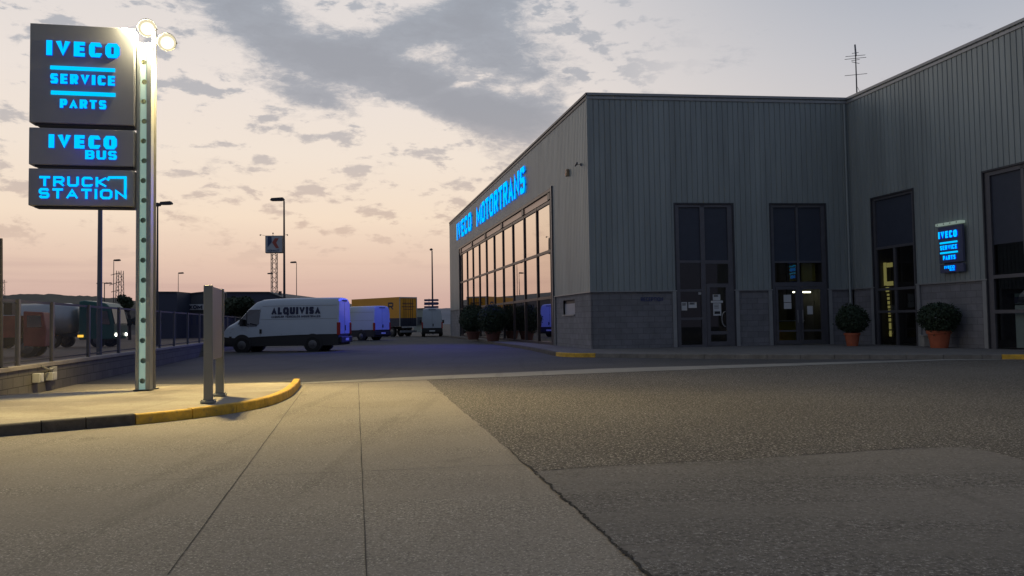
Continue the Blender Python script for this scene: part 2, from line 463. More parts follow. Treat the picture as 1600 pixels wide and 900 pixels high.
M['pole'] = mat('pole_galvanised', (.16, .165, .18), .5, metal=.4, var=.1)
M['poled'] = mat('pole_dark', (.06, .06, .07), .6, metal=.2)
M['totem'] = mat('totem_grey', (.22, .235, .225), .4, metal=.35, var=.06)
M['totemp'] = mat('totem_panel_grey', (.23, .22, .22), .5, var=.05)
M['post'] = mat('fence_post_metal', (.12, .12, .135), .5, metal=.3)
def mesh_mat():
    m = bpy.data.materials.new('fence_mesh'); m.use_nodes = True
    t = NT(m.node_tree); m.node_tree.nodes.clear()
    out = t.n('ShaderNodeOutputMaterial'); a = t.n('ShaderNodeBsdfTransparent'); b = t.n('ShaderNodeBsdfDiffuse')
    b.inputs[0].default_value = (.07, .07, .085, 1)
    mx = t.n('ShaderNodeMixShader'); mx.inputs[0].default_value = .40
    t.l(a.outputs[0], mx.inputs[1]); t.l(b.outputs[0], mx.inputs[2]); t.l(mx.outputs[0], out.inputs[0]); return m
M['mesh'] = mesh_mat()
M['vanw'] = mat('van_white_paint', (.46, .52, .58), .38, var=.04, vscale=1, spec=.5)
M['plastic'] = mat('black_plastic', (.018, .018, .02), .6)
M['rubber'] = mat('tyre_rubber', (.015, .015, .015), .85)
M['rim'] = mat('wheel_rim', (.12, .12, .125), .45, metal=.5)
M['vglass'] = glass('vehicle_glass', refl=.10, opaque=(.012, .013, .015))
M['tail'] = mat('tail_lamp_red', (.35, .03, .02), .25)
M['lampclear'] = mat('lamp_clear', (.5, .5, .5), .15)
M['navy'] = mat('navy_lettering', (.012, .018, .06), .5)
M['orange'] = mat('trailer_orange', (.75, .34, .02), .55, var=.06, vscale=.6)
M['traildark'] = mat('trailer_dark_blue', (.03, .035, .06), .6)
M['silver'] = mat('tank_silver', (.45, .47, .5), .35, metal=.5, var=.1, vscale=.4)
M['green'] = mat('cab_green', (.03, .12, .105), .4)
M['redtruck'] = mat('truck_red', (.36, .085, .06), .6, var=.3, vscale=1)
M['headl'] = emis('headlight', (1, .98, .85), 12)
M['amber'] = emis('amber_lamp', (1, .5, .06), 2.2)
M['bldblue'] = mat('blue_metal_building', (.040, .050, .085), .6, var=.12, vscale=.1)
M['bldgrey'] = mat('grey_building', (.075, .08, .09), .7, var=.1, vscale=.1)
M['bldpale'] = mat('pale_building', (.42, .44, .36), .8, var=.1)
M['white'] = mat('white_board', (.48, .50, .52), .6)
M['kblue'] = mat('emblem_blue', (.05, .08, .16), .6)
M['kred'] = mat('emblem_red', (.42, .10, .07), .6)
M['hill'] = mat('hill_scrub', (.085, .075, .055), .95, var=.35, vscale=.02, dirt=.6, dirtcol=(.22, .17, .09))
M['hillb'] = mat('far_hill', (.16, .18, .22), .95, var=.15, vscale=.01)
M['terra'] = mat('terracotta', (.42, .11, .05), .8, var=.15, vscale=4, dirt=.3, dirtcol=(.25, .1, .06))
M['terrad'] = mat('brown_terracotta', (.14, .06, .045), .8, var=.15, vscale=4)
M['leaf'] = mat('box_leaf', (.022, .042, .018), .7, var=.5, vscale=6)
M['leafd'] = mat('tree_leaf', (.030, .045, .022), .8, var=.5, vscale=2)
M['bark'] = mat('bark', (.07, .05, .035), .9, var=.2)
M['soil'] = mat('potting_soil', (.03, .022, .016), .95)
M['concrete'] = mat('cast_concrete', (.36, .35, .32), .85, var=.12, vscale=3, bump=.3)
M['meterw'] = mat('meter_box_white', (.55, .55, .52), .6, var=.06)
M['roadsign'] = mat('road_sign_blue', (.03, .05, .16), .5)
M['tubel'] = emis('tube_light', (1, .93, .62), 9.0)
M['yelrefl'] = emis('yellow_reflection', (.30, .26, .08), .75)  # glow used as a reflection in the wing glass

# ------------------------------------------------------------------ lettering
GL = {
 'I': (.0, [[(0, 0), (0, 1)]]),
 'V': (1.08, [[(0, 1), (.5, 0), (1, 1)]]),
 'E': (.85, [[(1, 1), (0, 1), (0, 0), (1, 0)], [(0, .5), (.9, .5)]]),
 'C': (.95, [[(1, .78), (1, .86), (.86, 1), (.16, 1), (0, .84), (0, .16), (.16, 0), (.86, 0), (1, .14), (1, .22)]]),
 'O': (1.1, [[(.2, 0), (.8, 0), (1, .2), (1, .8), (.8, 1), (.2, 1), (0, .8), (0, .2), (.2, 0), (.8, 0)]]),
 'Q': (1.1, [[(.2, 0), (.8, 0), (1, .2), (1, .8), (.8, 1), (.2, 1), (0, .8), (0, .2), (.2, 0), (.8, 0)], [(.6, .25), (1.05, -.15)]]),
 'S': (.9, [[(1, .80), (.86, 1), (.14, 1), (0, .86), (0, .64), (.14, .5), (.86, .5), (1, .36), (1, .14), (.86, 0), (.14, 0), (0, .20)]]),
 'R': (.95, [[(0, 0), (0, 1), (.84, 1), (1, .86), (1, .58), (.84, .44), (0, .44)], [(.55, .44), (1, 0)]]),
 'P': (.9, [[(0, 0), (0, 1), (.84, 1), (1, .86), (1, .54), (.84, .40), (0, .40)]]),
 'A': (1.05, [[(0, 0), (.5, 1), (1, 0)], [(.22, .28), (.78, .28)]]),
 'T': (.95, [[(0, 1), (1, 1)], [(.5, 1), (.5, 0)]]),
 'B': (.95, [[(0, .5), (0, 1), (.82, 1), (.97, .87), (.97, .62), (.85, .5), (0, .5), (0, 0), (.85, 0), (1, .13), (1, .38), (.85, .5)]]),
 'U': (1.0, [[(0, 1), (0, .16), (.16, 0), (.84, 0), (1, .16), (1, 1)]]),
 'K': (.95, [[(0, 0), (0, 1)], [(1, 1), (.12, .5), (1, 0)]]),
 'N': (1.0, [[(0, 0), (0, 1), (1, 0), (1, 1)]]),
 'M': (1.5, [[(0, 0), (0, 1), (.5, .25), (1, 1), (1, 0)]]),
 'L': (.8, [[(0, 1), (0, 0), (1, 0)]]),
 'D': (1.0, [[(0, 0), (0, 1), (.8, 1), (1, .8), (1, .2), (.8, 0), (0, 0), (0, .3)]]),
 'H': (1.0, [[(0, 0), (0, 1)], [(1, 0), (1, 1)], [(0, .5), (1, .5)]]),
 'G': (1.0, [[(1, .72), (1, .84), (.84, 1), (.16, 1), (0, .84), (0, .16), (.16, 0), (1, 0), (1, .48), (.6, .48)]]),
}
def ribbon(poly, t):
    pts = [Vector((a, b)) for a, b in poly]; n = len(pts)
    closed = n > 3 and (pts[0] - pts[-2]).length < 1e-6 and (pts[1] - pts[-1]).length < 1e-6
    Ls, Rs = [], []
    for i in range(n):
        d0 = (pts[i] - pts[i - 1]).normalized() if i > 0 else (pts[1] - pts[0]).normalized()
        d1 = (pts[i + 1] - pts[i]).normalized() if i < n - 1 else (pts[-1] - pts[-2]).normalized()
        if closed and i == 0: d0 = (pts[-1] - pts[-2]).normalized()
        if closed and i == 0: d0 = (pts[0] - pts[-3]).normalized()
        if closed and i == n - 1: pass
        nn = Vector((-(d0.y + d1.y), d0.x + d1.x))
        if nn.length < 1e-6: nn = Vector((-d1.y, d1.x))
        nn.normalize()
        k = 1 / max(.42, nn.dot(Vector((-d1.y, d1.x))))
        Ls.append(pts[i] + nn * t / 2 * k); Rs.append(pts[i] - nn * t / 2 * k)
    if closed:
        Ls, Rs = Ls[:-1], Rs[:-1]
        Ls[-1], Rs[-1] = Ls[0], Rs[0]
    return Ls, Rs
KX = 1.0     # how much thicker upright strokes are than level ones
def glyph_width(ch, h, wf, t):
    t = t * KX
    if ch == ' ': return h * .45 * wf
    return GL[ch][0] * h * wf * .92 - (0 if ch == 'I' else 0) + (t if ch == 'I' else t * .35)
def letter_mesh(ch, o, ux, uz, un, h, wf, t, depth, mb=None):
    """one glyph as extruded strokes; o is its lower-left corner, un points to the viewer"""
    mb = mb or MB()
    W = glyph_width(ch, h, wf, t) / KX
    ux = ux * KX
    wd, strokes = GL[ch]
    cw = W - t
    for si, st in enumerate(strokes):
        if ch == 'I': poly = [(t / 2, 0), (t / 2, h)]
        else:
            poly = []
            for a, b in st:
                poly.append((t / 2 + a * cw, t / 2 + b * (h - t)))
            # run open vertical stems to the full height of the letter
            def ext(p, q):
                dx, dy = p[0] - q[0], p[1] - q[1]
                l = math.hypot(dx, dy)
                return (p[0] + dx / l * t * .48, p[1] + dy / l * t * .48) if abs(dy) > abs(dx) * .5 and (p[1] < t * .8 or p[1] > h - t * .8) else p
            if ch not in 'CSOQD' or (ch == 'Q' and si == 1):
                poly[0] = ext(poly[0], poly[1]); poly[-1] = ext(poly[-1], poly[-2])
            if ch in 'ETL':   # ends of the horizontal bars
                for k, q in ((0, 1), (-1, -2)):
                    if abs(poly[k][1] - poly[q][1]) < 1e-6 and abs(poly[k][0] - poly[q][0]) > 1e-6:
                        sgn = 1 if poly[k][0] > poly[q][0] else -1
                        poly[k] = (poly[k][0] + sgn * t * .4, poly[k][1])
        Ls, Rs = ribbon(poly, t)
        for q_ in (*Ls, *Rs):
            if not (ch == 'Q' and si == 1): q_.y = min(h, max(0, q_.y)); q_.x = min(W, max(0, q_.x))
        dz = un * (depth + .0012 * si * max(1, h))
        P3 = lambda p: o + ux * p.x + uz * p.y
        for i in range(len(Ls) - 1):
            a, b, c, d_ = P3(Rs[i]), P3(Rs[i + 1]), P3(Ls[i + 1]), P3(Ls[i])
            mb.face([a + dz, b + dz, c + dz, d_ + dz], 0)
            mb.face([a, b, b + dz, a + dz], 1)
            mb.face([c, d_, d_ + dz, c + dz], 1)
        for (a, b) in ((Ls[0], Rs[0]), (Rs[-1], Ls[-1])):
            mb.face([P3(a), P3(b), P3(b) + dz, P3(a) + dz], 1)
    return mb
def word_width(s, h, wf, t, gap):
    return sum(glyph_width(c, h, wf, t) + gap for c in s) - gap
def word(s, o, ux, uz, un, h, W, t, depth, gap=None):
    """fit the word into width W; returns one MB per letter"""
    gap = t * .42 * KX if gap is None else gap
    lo, hi = .05, 6
    for _ in range(40):
        m_ = (lo + hi) / 2
        if word_width(s, h, m_, t, gap) > W: hi = m_
        else: lo = m_
    x = 0; out = []
    for c in s:
        if c != ' ': out.append((c, letter_mesh(c, o + ux * x, ux, uz, un, h, lo, t, depth)))
        x += glyph_width(c, h, lo, t) + gap
    return out
def merge(mbs):
    r = MB()
    for m_ in mbs:
        k = len(r.v); r.v += m_.v; r.f += [tuple(k + i for i in f) for f in m_.f]; r.mi += m_.mi; r.uv += m_.uv
    return r

UZ = Vector((0, 0, 1))
# ================================================================== THE GROUND
def sheet(name, pts, z, m, kind='structure'):
    mb = MB()
    # triangulated flat sheet
    mb.face([Vector((p[0], p[1], z)) for p in pts])
    o = build(name, mb, m, recalc=False)
    me = o.data
    bm = bmesh.new(); bm.from_mesh(me)
    for f in bm.faces:
        if f.normal.z < 0: f.normal_flip()
    bmesh.ops.triangulate(bm, faces=bm.faces)
    bm.to_mesh(me); bm.free()
    tag(o, kind=kind); return o
def jag(a, b, n, amp, seed=0):
    rnd = random.Random(seed); a, b = Vector(a), Vector(b); d_ = (b - a); nrm = Vector((-d_.y, d_.x, 0)).normalized()
    return [a + d_ * (i / n) + nrm * (rnd.uniform(-1, 1) * amp if 0 < i < n else 0) for i in range(n + 1)]
sheet('ground', [(-3000, -60), (3000, -60), (3000, 4000), (-3000, 4000)], 0, M['asphalt'])
# boundary of driveway with the coarse asphalt
bA, bM, bB = G(667, 594), G(834, 738), G(1012, 900)
dirb = (bB - bM).normalized()
bC = bB + dirb * 14
edge = jag(bA, bM, 60, .018, 1)[:-1] + jag(bM, bB, 80, .016, 2)[:-1] + jag(bB, bC, 60, .02, 3)
# strip line (light concrete drain channel) front and rear edges
sF = [G(440, 601), G(667, 594), G(940, 583.5), G(1280, 570.5), G(1480, 563.5), G(1640, 562)]
sR = [G(470, 598.5), G(667, 588.5), G(940, 576.5), G(1280, 567), G(1480, 561.8), G(1640, 560.5)]
sheet('driveway', [G(440, 601), *edge, (bC.x - 30, bC.y), (-40, bC.y), G(-700, 760), G(-200, 600)], .004, M['drive'])
sheet('coarse_asphalt', [*reversed(edge), *[p for p in sF[2:]], (40, 20), (40, bC.y)], .004, M['coarse'])
pE = [G(846, 737), G(900, 733), G(1000, 727), G(1150, 720), G(1300, 710), G(1420, 702), G(1500, 699.5), G(1545, 706), G(1600, 721), G(1900, 790)]
pj = []
for i in range(len(pE) - 1): pj += jag(pE[i], pE[i + 1], 8, .012, 30 + i)[:-1]
lower = [p + Vector((.012, 0, 0)) for p in edge if p.y < pE[0].y - .04]
sheet('resurfaced_patch', [*reversed(lower), *pj, pE[-1], (8, bC.y)], .008, M['streaky'])
sheet('drain_strip', [*jag(sF[0], sF[1], 5, .02, 5)[:-1], *jag(sF[1], sF[2], 10, .03, 6)[:-1], *sF[2:], *reversed(sR)], .012, M['strip'])

def line_strip(pts, wd, z, name, m, jit=0.0, seed=0):
    rnd = random.Random(seed); mb = MB(); Ls, Rs = [], []
    for i, p in enumerate(pts):
        a = pts[max(0, i - 1)]; b = pts[min(len(pts) - 1, i + 1)]
        d_ = (b - a).normalized(); nn = Vector((-d_.y, d_.x, 0))
        ww = wd * (1 + rnd.uniform(-jit, jit))
        Ls.append(Vector((p.x, p.y, z)) + nn * ww / 2); Rs.append(Vector((p.x, p.y, z)) - nn * ww / 2)
    for i in range(len(pts) - 1): mb.face([Rs[i], Rs[i + 1], Ls[i + 1], Ls[i]])
    return tag(build(name, mb, m), kind='structure')
line_strip(jag(G(560, 599), G(573, 905), 30, .003, 8), .008, .008, 'driveway_joint', M['joint'], .4, 1)
j2a, j2b = G(480, 601), G(262, 900)
line_strip(jag(G(472, 612), j2b, 30, .003, 9), .008, .008, 'driveway_joint', M['joint'], .4, 2)
line_strip(jag(G(230, 752), G(832, 726), 30, .008, 10), .006, .008, 'driveway_joint', M['joint'], .6, 3)
crk = [p for p in edge if p.y < bM.y + 1.5 and p.y > 0.5]
line_strip(crk, .017, .0135, 'pavement_crack', M['crack'], .8, 4)
line_strip(pj[:46], .011, .0135, 'patch_seam', M['crack'], .8, 5)
# small loose stones on the paving
rnd = random.Random(5)
mb = MB()
for i in range(1500):
    q = G(rnd.uniform(-50, 1650), rnd.uniform(640, 915)) if i % 3 else G(rnd.uniform(600, 1150), rnd.uniform(640, 900))
    s_ = rnd.uniform(.002, .006)
    k = len(mb.v); h_ = s_ * rnd.uniform(.5, .9)
    ring = [Vector((q.x + math.cos(a) * s_ * rnd.uniform(.7, 1.2), q.y + math.sin(a) * s_ * rnd.uniform(.7, 1.2), .013)) for a in (0, 1.2, 2.4, 3.6, 4.9)]
    top = Vector((q.x, q.y, .013 + h_))
    for j in range(5): mb.face([ring[j], ring[(j + 1) % 5], top])
tag(build('loose_gravel', mb, mat('gravel_stone', (.3, .27, .23), .9, var=.7, vscale=7)), kind='stuff')

# ---- left island with its kerb
KH = .146
ko = [G(-260, 703), G(-80, 690), G(60, 677.5), G(216, 664), G(300, 655), G(372, 645), G(420, 635), G(450, 623), G(464, 611), G(470, 602)]
def smooth_path(pts, n=6):
    out = []
    P_ = [pts[0]] + pts + [pts[-1]]
    for i in range(1, len(P_) - 2):
        for k in range(n):
            t = k / n; a, b, c, d_ = P_[i - 1:i + 3]
            out.append(.5 * ((2 * b) + (c - a) * t + (2 * a - 5 * b + 4 * c - d_) * t * t + (3 * b - a - 3 * c + d_) * t ** 3))
    out.append(pts[-1]); return out
kp = smooth_path(ko)
def kerb(name, path, m, wd=.14, h=KH, side=1, z0=0.0):
    """kerb stones along path: chamfered section, dark joints between metre stones"""
    mb = MB(); prev = None
    n = len(path); acc = 0; last = 0
    secs = []
    for i, p in enumerate(path):
        a = path[max(0, i - 1)]; b = path[min(n - 1, i + 1)]
        d_ = (b - a).normalized(); nn = Vector((-d_.y, d_.x, 0)) * side
        secs.append([p + Vector((0, 0, z0 - .02)), p + nn * .012 + Vector((0, 0, h - .03)), p + nn * .035 + Vector((0, 0, h)), p + nn * wd + Vector((0, 0, h)), p + nn * wd + Vector((0, 0, z0 - .02))])
    for i in range(n - 1):
        for k in range(4): mb.face([secs[i][k], secs[i + 1][k], secs[i + 1][k + 1], secs[i][k + 1]])
    for i in (0, n - 1): mb.face(secs[i])
    return tag(build(name, mb, m, smooth=False), kind='structure')
def resample(path, step):
    out = [path[0]]; acc = 0
    for i in range(len(path) - 1):
        a, b = path[i], path[i + 1]; L = (b - a).length; t = step - acc
        while t < L:
            out.append(a + (b - a) * (t / L)); t += step
        acc = (acc + L) % step if L else acc
        acc = L - (t - step)
        acc = acc if acc > 0 else 0
    out.append(path[-1]); return out
kp = resample(kp, .10)
split = min(range(len(kp)), key=lambda i: (kp[i] - G(216, 664)).length)
def stones(name, pts, m, per=5, **kw):
    i = 0
    segs = []
    while i < len(pts) - 1:
        j = min(i + per, len(pts) - 1)
        if len(pts) - 1 - j < 2: j = len(pts) - 1
        seg = [p.copy() for p in pts[i:j + 1]]
        d0 = (seg[1] - seg[0]).normalized(); d1 = (seg[-1] - seg[-2]).normalized()
        seg[0] += d0 * .007; seg[-1] -= d1 * .007
        segs.append(seg); i = j
    mb = MB()
    rr = random.Random(len(pts))
    for seg in segs:
        n = len(seg); secs = []
        hh = kw.get('h', KH) + rr.uniform(-.004, .003)
        wd, side = kw.get('wd', .14), kw.get('side', 1)
        off = rr.uniform(-.004, .004)
        for i_, p in enumerate(seg):
            a = seg[max(0, i_ - 1)]; b = seg[min(n - 1, i_ + 1)]
            d_ = (b - a).normalized(); nn = Vector((-d_.y, d_.x, 0)) * side
            q = p + nn * off
            secs.append([q + Vector((0, 0, -.02)), q + nn * .012 + Vector((0, 0, hh - .016)), q + nn * .026 + Vector((0, 0, hh)), q + nn * wd + Vector((0, 0, hh)), q + nn * wd + Vector((0, 0, -.02))])
        for i_ in range(n - 1):
            for k in range(4): mb.face([secs[i_][k], secs[i_ + 1][k], secs[i_ + 1][k + 1], secs[i_][k + 1]])
        mb.face(secs[0]); mb.face(list(reversed(secs[-1])))
    return tag(build(name, mb, m), kind='structure')
stones('kerb', kp[:split + 1], M['kerbdark'], per=5)
stones('painted_kerb', kp[split:], M['kerbyel'], per=8)
kin = []
for i, p in enumerate(kp):
    a = kp[max(0, i - 1)]; b = kp[min(len(kp) - 1, i + 1)]; d_ = (b - a).normalized()
    kin.append(p + Vector((-d_.y, d_.x, 0)) * .125)
back = [G(466, 597, KH), G(400, 597.5, KH), G(330, 599, KH), G(240, 603, KH), G(100, 611, KH), G(-30, 619, KH), G(-260, 634, KH)]
sheet('island_pavement', [*kin, *back], KH - .006, M['island'])
bk = resample(smooth_path([kin[-1] + (back[0] - kin[-1]) * .6] + back[1:], 5), .1)
stones('kerb', [Vector((p.x, p.y, 0)) for p in bk], M['kerbgrey'], per=10, side=1, wd=.1, h=KH - .001)
# ---- dirt lot beyond the fence
sheet('dirt_lot', [G(-900, 640), G(-40, 598), G(200, 553), G(330, 536.5), G(400, 528), gx(420, 150), gx(-400, 160), gx(-1200, 60)], .004, M['dirt'])

# ================================================================== THE WORKSHOP BUILDING
PV = .15                              # pavement level
C1 = G(924.5, 545, PV); C1.z = 0
UA = (gx(534, 100) - gx(534, 50)).normalized()        # along the long facade, away from the camera
UA = Vector((UA.x, UA.y, 0)).normalized()
sfar, _ = onwall(704.2, 505, C1, UA)
C0 = C1 + UA * sfar
C2 = G(1335.5, 537, PV); C2.z = 0
UB = (C2 - C1).normalized()
C3 = C2 - UA * 20
NA = Vector((-UA.y, UA.x, 0))         # outward normals
if NA.dot(CAM - C1) < 0: NA = -NA
NB = Vector((UB.y, -UB.x, 0))
if NB.dot(CAM - C1) < 0: NB = -NB
UC = -UA
NC = NA.copy()
_, HT = onwall(920.6, 145, C1, UB)
_, HB = onwall(924, 456, C1, UB)      # top of the block base
bld = thing('workshop_building', 'large grey ribbed metal workshop with a block base, tall glazing and an L shaped front', 'building', C1)

def corr(mb, P, u, n, s0, s1, z0, z1, pitch=.235, d=.026):
    """vertical ribs: flat pans with narrow grooves"""
    if s1 - s0 < .01 or z1 - z0 < .01: return
    prof = []
    k = math.floor(s0 / pitch) - 1
    while k * pitch < s1 + pitch:
        b = k * pitch
        prof += [(b, 0), (b + .014, -d), (b + .034, -d), (b + .048, 0)]
        k += 1
    def at(s):
        for (a, ya), (b, yb) in zip(prof, prof[1:]):
            if a <= s <= b: return ya + (yb - ya) * (s - a) / max(1e-9, b - a)
        return 0
    pts = [(s0, at(s0))] + [p for p in prof if s0 < p[0] < s1] + [(s1, at(s1))]
    for (a, ya), (b, yb) in zip(pts, pts[1:]):
        mb.face([P + u * a + n * ya + UZ * z0, P + u * b + n * yb + UZ * z0, P + u * b + n * yb + UZ * z1, P + u * a + n * ya + UZ * z1])

def wall_rects(length, z0, z1, openings):
    """split a wall of given length into rectangles round openings [(s0,s1,za,zb)]"""
    out = []; s = 0
    for (a, b, za, zb) in sorted(openings):
        out.append((s, a, z0, z1))
        if zb < z1: out.append((a, b, max(zb, z0), z1))
        if za > z0: out.append((a, b, z0, min(za, z1)))
        s = b
    out.append((s, length, z0, z1)); return [r for r in out if r[1] - r[0] > .01 and r[3] - r[2] > .01]

# openings
def so(px, py, P, u): return onwall(px, py, P, u)
ga0, _ = so(864.5, 400, C1, UA); ga1, _ = so(717.8, 430, C1, UA); _, gatop = so(863, 293.5, C1, UA)
opA = [(ga0, ga1, 0, gatop)]
d1a, d1t = so(1054.5, 319, C1, UB); d1b, _ = so(1146, 400, C1, UB)
d2a, d2t = so(1203.5, 320.5, C1, UB); d2b, _ = so(1291, 400, C1, UB)
opB = [(d1a, d1b, 0, d1t), (d2a, d2b, 0, d1t)]
w1a, w1t = so(1361.5, 311.5, C2, UC); w1b, w1t2 = so(1429, 380, C2, UC)
w2a, w2t = so(1536, 272, C2, UC); w2b = w2a + 4.6
opC = [(w1a, w1b, 0, w1t), (w2a, w2b, 0, w1t)]
vwa, vza = so(896.5, 468, C1, UA); vwb, vzb = so(879, 492, C1, UA)
LB = (C2 - C1).length
LIP = .045
for nm, P, u, n, L, ops in (('front', C1, UA, NA, sfar, opA), ('entrance', C1, UB, NB, LB, opB), ('wing', C2, UC, NC, 20.0, opC)):
    mb = MB()
    for r in wall_rects(L, HB + .02, HT - .10, ops): corr(mb, P, u, n, *r)
    build('ribbed_wall', mb, M['clad'], bld)
    mb = MB()
    bops = ops + ([(vwa, vwb, vzb, vza)] if nm == 'front' else [])
    for (a, b, z0, z1) in wall_rects(L, 0, HB, bops):
        a2 = a
        q = [P + u * a2 - n * LIP + UZ * z0, P + u * b - n * LIP + UZ * z0, P + u * b - n * LIP + UZ * z1, P + u * a2 - n * LIP + UZ * z1]
        if z1 >= HB - .01 or len(bops) == len(ops): mb = MB()
        mb.face(q)
        if len(bops) == len(ops): build('block_base', mb, M['block'], bld, uvf=lambda p, P=P, u=u: ((p - P).dot(u) + 100, p.z - PV + .12))
        else: allq = allq + [q] if 'allq' in dir() else [q]
    if nm == 'front':
        mb = MB()
        for q in allq:
            if (q[0] - P).dot(u) < ga0: mb.face(q)
        build('block_base', mb, M['block'], bld, uvf=lambda p, P=P, u=u: ((p - P).dot(u) + 100, p.z - PV + .12), weld=True)
        mb = MB()
        for q in allq:
            if (q[0] - P).dot(u) >= ga0: mb.face(q)
        build('block_base', mb, M['block'], bld, uvf=lambda p, P=P, u=u: ((p - P).dot(u) + 100, p.z - PV + .12))
    # flashing between block and cladding
    s = 0
    for (a, b, za, zb) in sorted(ops) + [(L, L, 0, 0)]:
        mb = MB()
        e0 = -.02 if (s == 0 and nm != 'wing') else 0
        mb.box(P + u * (s + e0) - n * .03 + UZ * (HB - .02), u * (a - s - e0), n * .06, UZ * .05)
        s = b
        build('flashing', mb, M['trim'], bld)
    # parapet capping
    mb = MB()
    mb.box(P + u * (-.04 if nm == 'front' else 0) + n * -.25 + UZ * (HT - .10), u * (L + .04), n * .31, UZ * .10)
    build('parapet_capping', mb, M['trim' if nm != 'front' else 'trimd'], bld)
    mb = MB()
    mb.box(P - n * .02 + UZ * (HT - .26), u * L, n * .055, UZ * .10)
    build('parapet_trim', mb, M['trim' if nm != 'front' else 'trimd'], bld)
    # jamb trims beside the openings at block level
    for (a, b, za, zb) in ops:
        for e in (a - .2, b + .04):
            mb = MB(); mb.box(P + u * e - n * .028 + UZ * PV, u * .16, n * .06, UZ * (HB - PV - .03))
            build('jamb_trim', mb, M['trim'], bld)
    for (a, b, za, zb) in ops:      # reveals of the openings
        mb = MB()
        mb.box(P + u * (a - .06) - n * .30 + UZ * 0, u * .06, n * .325, UZ * (zb + .06))
        mb.box(P + u * b - n * .30 + UZ * 0, u * .06, n * .325, UZ * (zb + .06))
        mb.box(P + u * a - n * .30 + UZ * zb, u * (b - a), n * .325, UZ * .06)
        build('opening_reveal', mb, M['trimd'], bld)
# corner trims
mb = MB()
mb.box(C1 - UA * .03 - UB * .03 + UZ * (HB + .03), UB * .10 + UA * 0, UA * .08, UZ * (HT - HB - .14))
build('corner_trim', mb, M['clad'], bld)
mb = MB()
mb.box(C0 + UA * .0 + NA * .0 + UZ * PV, UA * .12, -NA * .5, UZ * (HT - PV - .12))
build('corner_trim', mb, M['clad'], bld)
mb = MB(); q = C2 - UB * .16 + NB * .06; mb.tube(q + UZ * PV, q + UZ * (HT - .3), .05, n=10); build('downpipe', mb, M['clad'], bld, smooth=True)
# roof, rear walls
BR = -NA
E0, E3 = C0 + BR * 38, C3 + BR * 24
E0b = E0
mb = MB(); 
mb.face([q + UZ * (HT - .5) for q in (C0, C1, C2, C3, E3, E0)])
build('roof', mb, M['roof'], bld)
mb = MB()
for a, b in ((C0 + UA * .1, E0 + UA * .1), (E0, E3), (E3, C3)):
    mb.face([a, b, b + UZ * (HT - .1), a + UZ * (HT - .1)])
build('rear_wall', mb, M['clad'], bld)

# ---- long facade glazing
def glazing(P, u, n, a, b, ztop, vs, hs, fm, gm, wv=.09, wh=.09, depth=.10, rec=.14, z0=PV, parent=None, name='window', label=None, hskip=()):
    """frame bars at u-positions vs and heights hs, panes between"""
    fr = MB()
    o = P - n * rec
    for v in vs: fr.box(o + u * (v - wv / 2) + UZ * z0, u * wv, n * depth, UZ * (ztop - z0))
    for k, h in enumerate(hs): fr.box(o + u * (a + .01) + UZ * (h - wh / 2), u * (b - a - .02), n * (depth - .012), UZ * wh)
    f = build(name, fr, fm, parent)
    if label: f['label'] = label
    pm = MB()
    V = sorted([a] + list(vs) + [b]); 
    pm.face([o + n * .03 + u * a + UZ * z0, o + n * .03 + u * b + UZ * z0, o + n * .03 + u * b + UZ * ztop, o + n * .03 + u * a + UZ * ztop])
    g = build('pane', pm, gm, f)
    return f
xs = [720.8, 729.2, 738.2, 748.2, 759.2, 771.4, 785.2, 800.8, 818.6, 838.4, 860.0]
vsA = [so(x, 470, C1, UA)[0] for x in xs]
_, ztr = so(860, 313.5, C1, UA); _, zm1 = so(858, 391.8, C1, UA); _, zm2 = so(860, 464.5, C1, UA)
gl = glazing(C1, UA, NA, ga0, ga1, gatop, vsA, [ztr, zm1, zm2, PV + .06], M['frameb'], M['mirror'], wv=.13, wh=.14, parent=bld, label='long wall of mirrored glass panes in dark frames facing the yard')
mb = MB()
mb.box(C1 + UA * (ga0) - NA * .06 + UZ * (ztr + .1), UA * (ga1 - ga0), NA * .03, UZ * (gatop - ztr - .25))
build('head_panel', mb, mat('bronze_head_panel', (.19, .13, .12), .3, metal=.5, var=.15, vscale=.3), gl)
mb = MB()
for v in vsA[::2]:
    mb.box(C1 + UA * (v - .28) - NA * .03 + UZ * (ztr + .1), UA * .5, NA * .05, UZ * (gatop - ztr - .12))
mb.box(C1 + UA * ga0 - NA * .02 + UZ * (gatop - .12), UA * (ga1 - ga0), NA * .07, UZ * .12)
build('head_bracket', mb, M['frameb'], gl)
mb = MB(); mb.box(C1 + UA * (ga0 - .04) - NA * .02 + UZ * PV, UA * .16, NA * .09, UZ * (gatop - PV + .1))
build('edge_frame', mb, M['frame'], gl)
# little vent window
mb = MB(); mb.box(C1 + UA * vwa - NA * .15 + UZ * vzb, UA * (vwb - vwa), NA * .03, UZ * (vza - vzb) * .76)
vw = build('vent_window', mb, mat('frosted_pane', (.34, .37, .42), .3, var=.1), bld)
mb = MB()
mb.box(C1 + UA * vwa - NA * .16 + UZ * (vzb + (vza - vzb) * .76), UA * (vwb - vwa), NA * .02, UZ * (vza - vzb) * .24)
mb.box(C1 + UA * vwa - NA * .30 + UZ * vza, UA * (vwb - vwa), NA * .27, UZ * .01)
build('vent_gap', mb, M['signbk'], vw)
mb = MB()
mb.box(C1 + UA * (vwa) - NA * .04 + UZ * (vzb - .05), UA * (vwb - vwa), NA * .05, UZ * .05)
build('sill', mb, M['trim'], vw)

